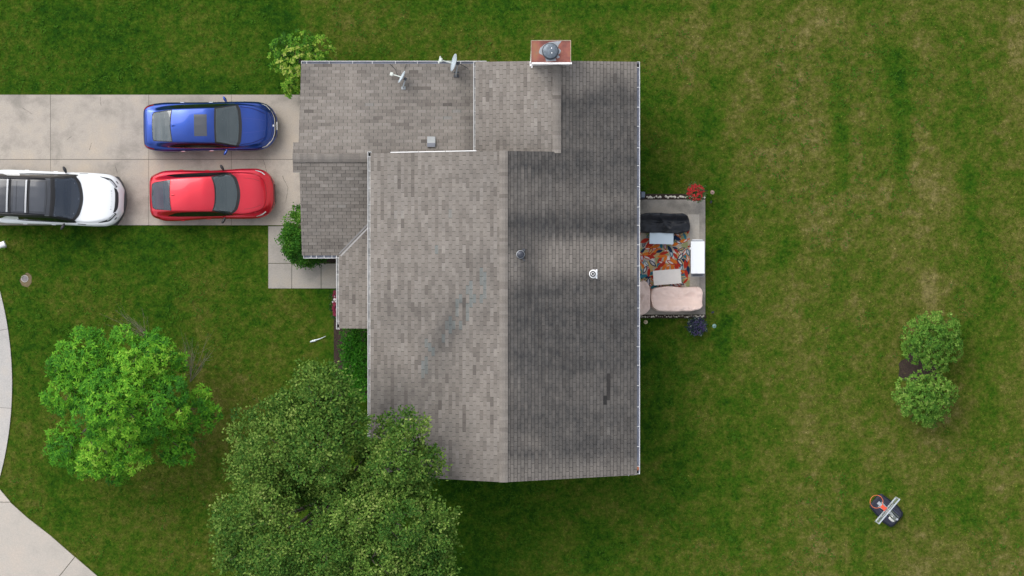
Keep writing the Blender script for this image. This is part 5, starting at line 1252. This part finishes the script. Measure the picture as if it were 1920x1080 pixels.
def table(name, px, py, wpx, hpx, z, rz, top, leg, label, thick=.035):
    k = (CH-z)/FPX; x, y, _ = W(px, py, z); r = empty(name, (x, y, ZP), rz); tag(r, label, 'table'); w_, d_ = wpx*k, hpx*k
    mb = MB(); mb.box((0, 0, z-ZP-thick/2), (w_, d_, thick), bev=.006); mb.build('tabletop', top, r)
    for sx in (-1, 1):
        for sy in (-1, 1):
            mb = MB(); mb.box((sx*(w_/2-.06), sy*(d_/2-.06), (z-ZP-thick)/2), (.045, .045, z-ZP-thick)); mb.build('leg', leg, r)
    mb = MB(); mb.box((0, 0, z-ZP-thick-.035), (w_-.1, d_-.1, .05)); mb.build('apron', leg, r)
    return r
table('coffee_table', 1240.3, 446.3, 45, 22.8, .45, R(-1.5), pbr('pale_blue_glass_top', (.55, .65, .72), .25, var=.03), M_STEEL_DK, 'pale blue topped coffee table by the black covered sofa', .025)
table('coffee_table', 1251, 519.5, 52, 27.5, .45, R(4.5), pbr('whitewashed_boards', (.70, .65, .60), .6, var=.06, vscale=6), pbr('pale_wood', (.4, .33, .27), .7), 'whitewashed wooden coffee table in front of beige covered sofa')
# white flat topped cart
z = .92; k = (CH-z)/FPX; x, y, _ = W(1308.3, 482.7, z); r_ = empty('serving_cart', (x, y, ZP)); tag(r_, 'white flat topped patio cart at the edge of the rug', 'cart')
w_, d_ = 26*k, 60.5*k; MWH = pbr('white_enamel', (.83, .85, .86), .35)
mb = MB(); mb.box((0, 0, z-ZP-.02), (w_, d_, .04), bev=.008); mb.build('worktop', MWH, r_)
mb = MB(); mb.box((0, 0, .44), (w_-.06, d_-.12, .76)); mb.build('cabinet', pbr('grey_cabinet', (.3, .31, .33), .5), r_)
mb = MB(); mb.box((0, d_/2+.03, z-ZP-.06), (w_-.06, .055, .03)); mb.build('handle_bracket', M_STEEL, r_)
mb = MB(); mb.tube([(-w_/2+.06, d_/2+.05, z-ZP-.03), (w_/2-.08, d_/2+.05, z-ZP-.03)], .016, 8); mb.build('towel_bar', MWH, r_)
mb = MB(); mb.box((0, -d_/2-.055, z-ZP-.12), (w_-.04, .11, .025)); mb.build('side_shelf', pbr('blue_grey_metal', (.17, .175, .2), .5), r_)
mb = MB(); mb.box((0, -d_/2-.065, z-ZP-.104), (w_-.14, .05, .006)); mb.build('shelf_slot', M_STEEL_DK, r_)
mb = MB(); mb.box((-w_/2-.02, .33, z-ZP-.05), (.04, .09, .04), bev=.01); mb.build('knob', MWH, r_)
# dark box by the wall
x, y, _ = W(1205, 365.5, .5); r_ = empty('storage_box', (x, y, 0)); tag(r_, 'small dark blue box against the wall by white stones', 'box')
mb = MB(); mb.box((-.06, 0, .24), (.3, .27, .48), bev=.02); mb.build('body', pbr('dark_blue_plastic', (.02, .027, .045), .5), r_)
mb = MB(); mb.box((.02, .01, .5), (.14, .2, .03), bev=.008); mb.build('lid', pbr('grey_blue_lid', (.12, .15, .2), .4), r_)
# stones
M_ST = pbr('white_stone', (.66, .61, .52), .8, var=.2, vscale=7); M_ST2 = pbr('grey_stone', (.36, .32, .28), .85, var=.4, vscale=6)
protos = []
for q in range(5):
    mb = MB(); mb.blob((0, 0, 0), (.055, .045, .04), 9, 6, .16); o = mb.build('edging_stone', M_ST, None, False); protos.append(o)
for q in range(4):
    mb = MB(); mb.blob((0, 0, 0), (.036, .03, .028), 8, 5, .2); o = mb.build('edging_stone', M_ST2 if q % 2 else M_ST, None, False); protos.append(o)
used = set()
def stone(pi, px, py, s, label, group):
    p = protos[pi]
    if pi in used: o = p.copy(); COL.objects.link(o)
    else: o = p; used.add(pi)
    x, y, _ = W(px, py, 0); o.location = (x, y, .03); o.rotation_euler = (random.uniform(-.3, .3), random.uniform(-.3, .3), random.uniform(0, 6.28)); o.scale = (s, s, s)
    tag(o, label, 'stone', group)
px = 1213.0
while px < 1321:
    if not (1241 < px < 1246 or 1266 < px < 1270): stone(random.randrange(5), px, 369.5+random.uniform(-1.3, 1.3), random.uniform(.6, 1.15), 'white stone in the row edging the north side of the patio', 'white stones along the north patio edge')
    px += random.uniform(2.6, 4.2)
px = 1202.0
while px < 1322:
    stone(5+random.randrange(4), px, 592.8+random.uniform(-1.2, 1.6), random.uniform(.6, 1.15) if px < 1285 else random.uniform(.9, 1.4), 'small pale stone in the row edging the south side of the patio', 'pale stones along the south patio edge')
    px += random.uniform(2.3, 4.6)
for px, py in ((575, 489.5), (579, 491.5), (587, 491.5)): stone(random.randrange(5), px, py, .9, 'small white stone in the mulch beside the front path', 'white stones in the mulch bed')
# solar lights
def solar(px, py, col, label):
    r = empty('solar_light', W(px, py, 0)); tag(r, label, 'garden light')
    mb = MB(); mb.tube([(0, 0, -.05), (0, 0, .36)], .009, 6); mb.build('stake', M_STEEL_DK, r)
    mb = MB(); mb.lathe([(.03, .34), (.07, .37), (.078, .385), (.07, .40), (.0, .412)], (0, 0, 0), 18); mb.build('lamp_cap', pbr('cap_'+label.split()[0], col, .4, var=.15, vscale=20), r, True)
    mb = MB(); mb.box((.0, .0, .412), (.055, .035, .012), rz=.2); mb.build('solar_cell', pbr('solar_cell', (.1, .09, .08), .3), r)
solar(1334, 361.5, (.34, .22, .18), 'rosy round garden light beside the red flowers')
solar(1209.5, 603.5, (.42, .36, .22), 'cream round garden light below the patio by the house')
solar(1337.5, 611, (.15, .28, .25), 'pale teal round garden light beside the purple flowers')
def spot(px, py, rz, label):
    r = empty('spotlight', W(px, py, 0), rz); tag(r, label, 'garden light')
    mb = MB(); mb.tube([(0, 0, -.05), (0, 0, .14)], .012, 6); mb.build('stake', M_BLACK, r)
    mb = MB(); mb.box((0, 0, .17), (.11, .07, .06), bev=.015); mb.build('housing', M_PLASTIC, r)
    mb = MB(); mb.box((.0, .0, .206), (.07, .045, .008)); mb.build('solar_cell', pbr('spot_cell', (.02, .025, .04), .2), r)
spot(1332.5, 379, 1.2, 'tiny black ground spotlight near the red flowers'); spot(1335.5, 585.5, .4, 'tiny black ground spotlight near the purple flowers')

# ------------------------------------------------------------------ basketball hoop
M_NAVY = pbr('navy_plastic', (.011, .013, .026), .45, var=.25, vscale=4); M_ALU = pbr('grey_aluminium', (.42, .45, .47), .4, .5)
bx_, by_, _ = W(1662.5, 957, .2); ax = Vector((-.735, .678, 0)); wd_ = Vector((.655, .756, 0)); hoop = empty('basketball_hoop', (bx_, by_, 0)); tag(hoop, 'portable basketball hoop with clear backboard and navy base on the lawn', 'basketball hoop')
O = Vector((bx_, by_, 0))
L2 = lambda a, b, z: ax*a+wd_*b+Vector((0, 0, z))
pl_ = [(.60, -.24), (.60, .24), (.52, .34), (-.2, .42), (-.52, .36), (-.60, .24), (-.60, -.24), (-.52, -.36), (-.2, -.42), (.52, -.34)]
mb = MB(); n = len(pl_); V = [L2(a, b, 0) for a, b in pl_]+[L2(a, b, .15) for a, b in pl_]+[L2(a*.9, b*.86, .21) for a, b in pl_]
ar = sum(V[k].x*V[(k+1) % n].y-V[(k+1) % n].x*V[k].y for k in range(n))
F = [tuple(range(2*n, 3*n))]+[(j*n+k, j*n+(k+1) % n, (j+1)*n+(k+1) % n, (j+1)*n+k) for j in range(2) for k in range(n)]
mb.add(V, F if ar > 0 else [f[::-1] for f in F]); base_ = mb.build('base', M_NAVY, hoop)
mb = MB()
for s_ in (-.2, .0, .2): mb.tube([L2(-.45, s_, .205), L2(.4, s_*.7, .205)], .022, 6)
mb.build('rib', pbr('navy_ridge', (.04, .045, .075), .4), base_)
bcx, bcy, _ = W(1664, 957, 3.3); Bc = Vector((bcx, bcy, 3.3))-O; nb_ = Vector((-.762, .648, 0)); wb = Vector((.648, .762, 0)); bh, bwid = .74, 1.17
MR_ = Matrix((wb, nb_, Vector((0, 0, 1)))).transposed()
bkc = Bc-nb_*.02
mb = MB(); mb.tube([L2(-.36, 0, .2), bkc-nb_*.55+Vector((0, 0, -.5))], .045, 10); mb.build('pole', M_ALU, hoop)
mb = MB()
for s_ in (-.09, .09):
    for dz in (-.25, .12): mb.tube([bkc-nb_*.55+Vector((0, 0, -.5))+wb*s_, bkc-nb_*.03+wb*s_+Vector((0, 0, dz))], .02, 6)
mb.build('backboard_arm', M_STEEL, hoop)
mb = MB(); mb.tube([L2(.34, -.1, .2), L2(-.2, 0, 1.0)], .022, 6); mb.tube([L2(.34, .1, .2), L2(-.2, 0, 1.0)], .022, 6); mb.box(L2(.3, 0, .23), (.3, .12, .03), rz=math.atan2(.678, -.735)); mb.build('strut', M_ALU, hoop)
mb = MB(); mb.box(Bc, (bwid-.06, .012, bh-.06), rot=MR_); bbm = bpy.data.materials.new('clear_acrylic'); bbm.use_nodes = True
b_ = bbm.node_tree.nodes['Principled BSDF']; b_.inputs['Base Color'].default_value = (.75, .85, .8, 1); b_.inputs['Roughness'].default_value = .05; b_.inputs['Alpha'].default_value = .12
board = mb.build('backboard', bbm, hoop)
mb = MB(); up = Vector((0, 0, 1))
for s_ in (-1, 1):
    mb.box(Bc+up*(s_*(bh/2-.015)), (bwid, .045, .035), rot=MR_); mb.box(Bc+wb*(s_*(bwid/2-.018)), (.036, .044, bh-.07), rot=MR_)
mb.build('frame', pbr('frame_grey', (.45, .49, .51), .4, .2), board)
mb = MB()
for s_ in (-1, 1): mb.box(Bc+nb_*.012+wb*(s_*.29)-up*.1, (.03, .012, .4), rot=MR_)
mb.box(Bc+nb_*.012+up*.1, (.535, .012, .045), rot=MR_); mb.box(Bc+nb_*.012-up*.3, (.535, .012, .045), rot=MR_); mb.build('target_square', pbr('square_white', (.4, .41, .39), .5), board)
rcx, rcy, _ = W(1643.8, 940.8, 3.05); Rc = Vector((rcx, rcy, 3.02))-O
M_OR = pbr('orange_rim', (.72, .16, .05), .45)
mb = MB(); V = []; F = []; Q = 36
for q in range(Q):
    t = 2*math.pi*q/Q; d = Vector((math.cos(t), math.sin(t), 0))
    for j in range(6): u = 2*math.pi*j/6; V.append(Rc+d*(.232+.010*math.cos(u))+up*(.010*math.sin(u)))
for q in range(Q):
    for j in range(6): F.append((q*6+j, ((q+1) % Q)*6+j, ((q+1) % Q)*6+(j+1) % 6, q*6+(j+1) % 6))
mb.add(V, F); rim_ = mb.build('rim', M_OR, hoop, True)
mb = MB(); a = Rc-nb_*.235; b = Bc+nb_*.012; b = Vector((b.x, b.y, Rc.z)); b = a-nb_*max(.06, (a-b).dot(nb_)-.0)
mb.box((a+b)/2+up*.0, (.13, (a-b).length, .03), rot=MR_); mb.box(b+nb_*.015-up*.04, (.16, .03, .12), rot=MR_); mb.build('rim_bracket', pbr('red_orange_bracket', (.65, .07, .03), .45), hoop)
r_ = tag(MB().blob((0, 0, 0), (.15, .11, .07), 12, 7, .14, Matrix.Rotation(-.6, 3, 'Z')).build('sandbag', pbr('off_white_sack', (.6, .6, .55), .8, var=.2, vscale=8), None), 'crumpled off-white sack lying on the hoop base', 'sack')
r_.location = Vector(W(1673, 972.5, .27))

# ------------------------------------------------------------------ small things on the lawn
r_ = empty('mailbox', (*W2(-2, 461, 1.0), 0), R(22)); tag(r_, 'white mailbox on a post at the left edge', 'mailbox')
mb = MB(); mb.box((0, 0, .5), (.09, .09, 1.0)); mb.build('post', M_TRIM, r_)
mb = MB(); V = []; K = 8
for x in (-.25, .25):
    V += [(x, -.1, .95), (x, .1, .95)]+[(x, .1*math.cos(t), 1.06+.08*math.sin(t)) for t in np.linspace(0, math.pi, K)]
n = K+2; mb.add(V, [tuple(range(n-1, -1, -1)), tuple(range(n, 2*n))]+[(k, (k+1) % n, n+(k+1) % n, n+k) for k in range(n)]); mb.build('box', pbr('mailbox_white', (.74, .75, .77), .4), r_)
mb = MB(); mb.box((-.05, .105, 1.1), (.12, .012, .05)); mb.build('flag', M_STEEL, r_)
x, y, _ = W(46.5, 522.5, 0); r_ = empty('valve_lid', (x, y, 0)); tag(r_, 'small grey utility lid in the bare sandy patch', 'lid')
mb = MB(); mb.lathe([(.11, -.02), (.11, .03), (.1, .037), (0, .038)], (0, 0, 0), 20); mb.build('lid_plate', pbr('grey_lid', (.2, .18, .18), .8, var=.2), r_)
mb = MB(); mb.lathe([(.112, -.02), (.112, .03), (.135, .03), (.135, -.02)], (0, 0, 0), 20); mb.build('collar', pbr('pale_collar', (.4, .37, .34), .85), r_)
x, y, _ = W(588, 639, .05); mb = MB(); a = math.atan2(9, 30)
mb.blob((0, 0, .05), (.14, .035, .03), 10, 6, .2, Matrix.Rotation(a, 3, 'Z')); mb.tube([(.1, .03, .06), (.25, .08, .07), (.34, .12, .06), (.46, .18, .05)], [.022, .014, .011, .004], 6)
o = mb.build('litter_scrap', pbr('white_scrap', (.7, .78, .76), .6)); o.location = (x, y, 0); tag(o, 'thin white scrap lying on the front lawn', 'litter')
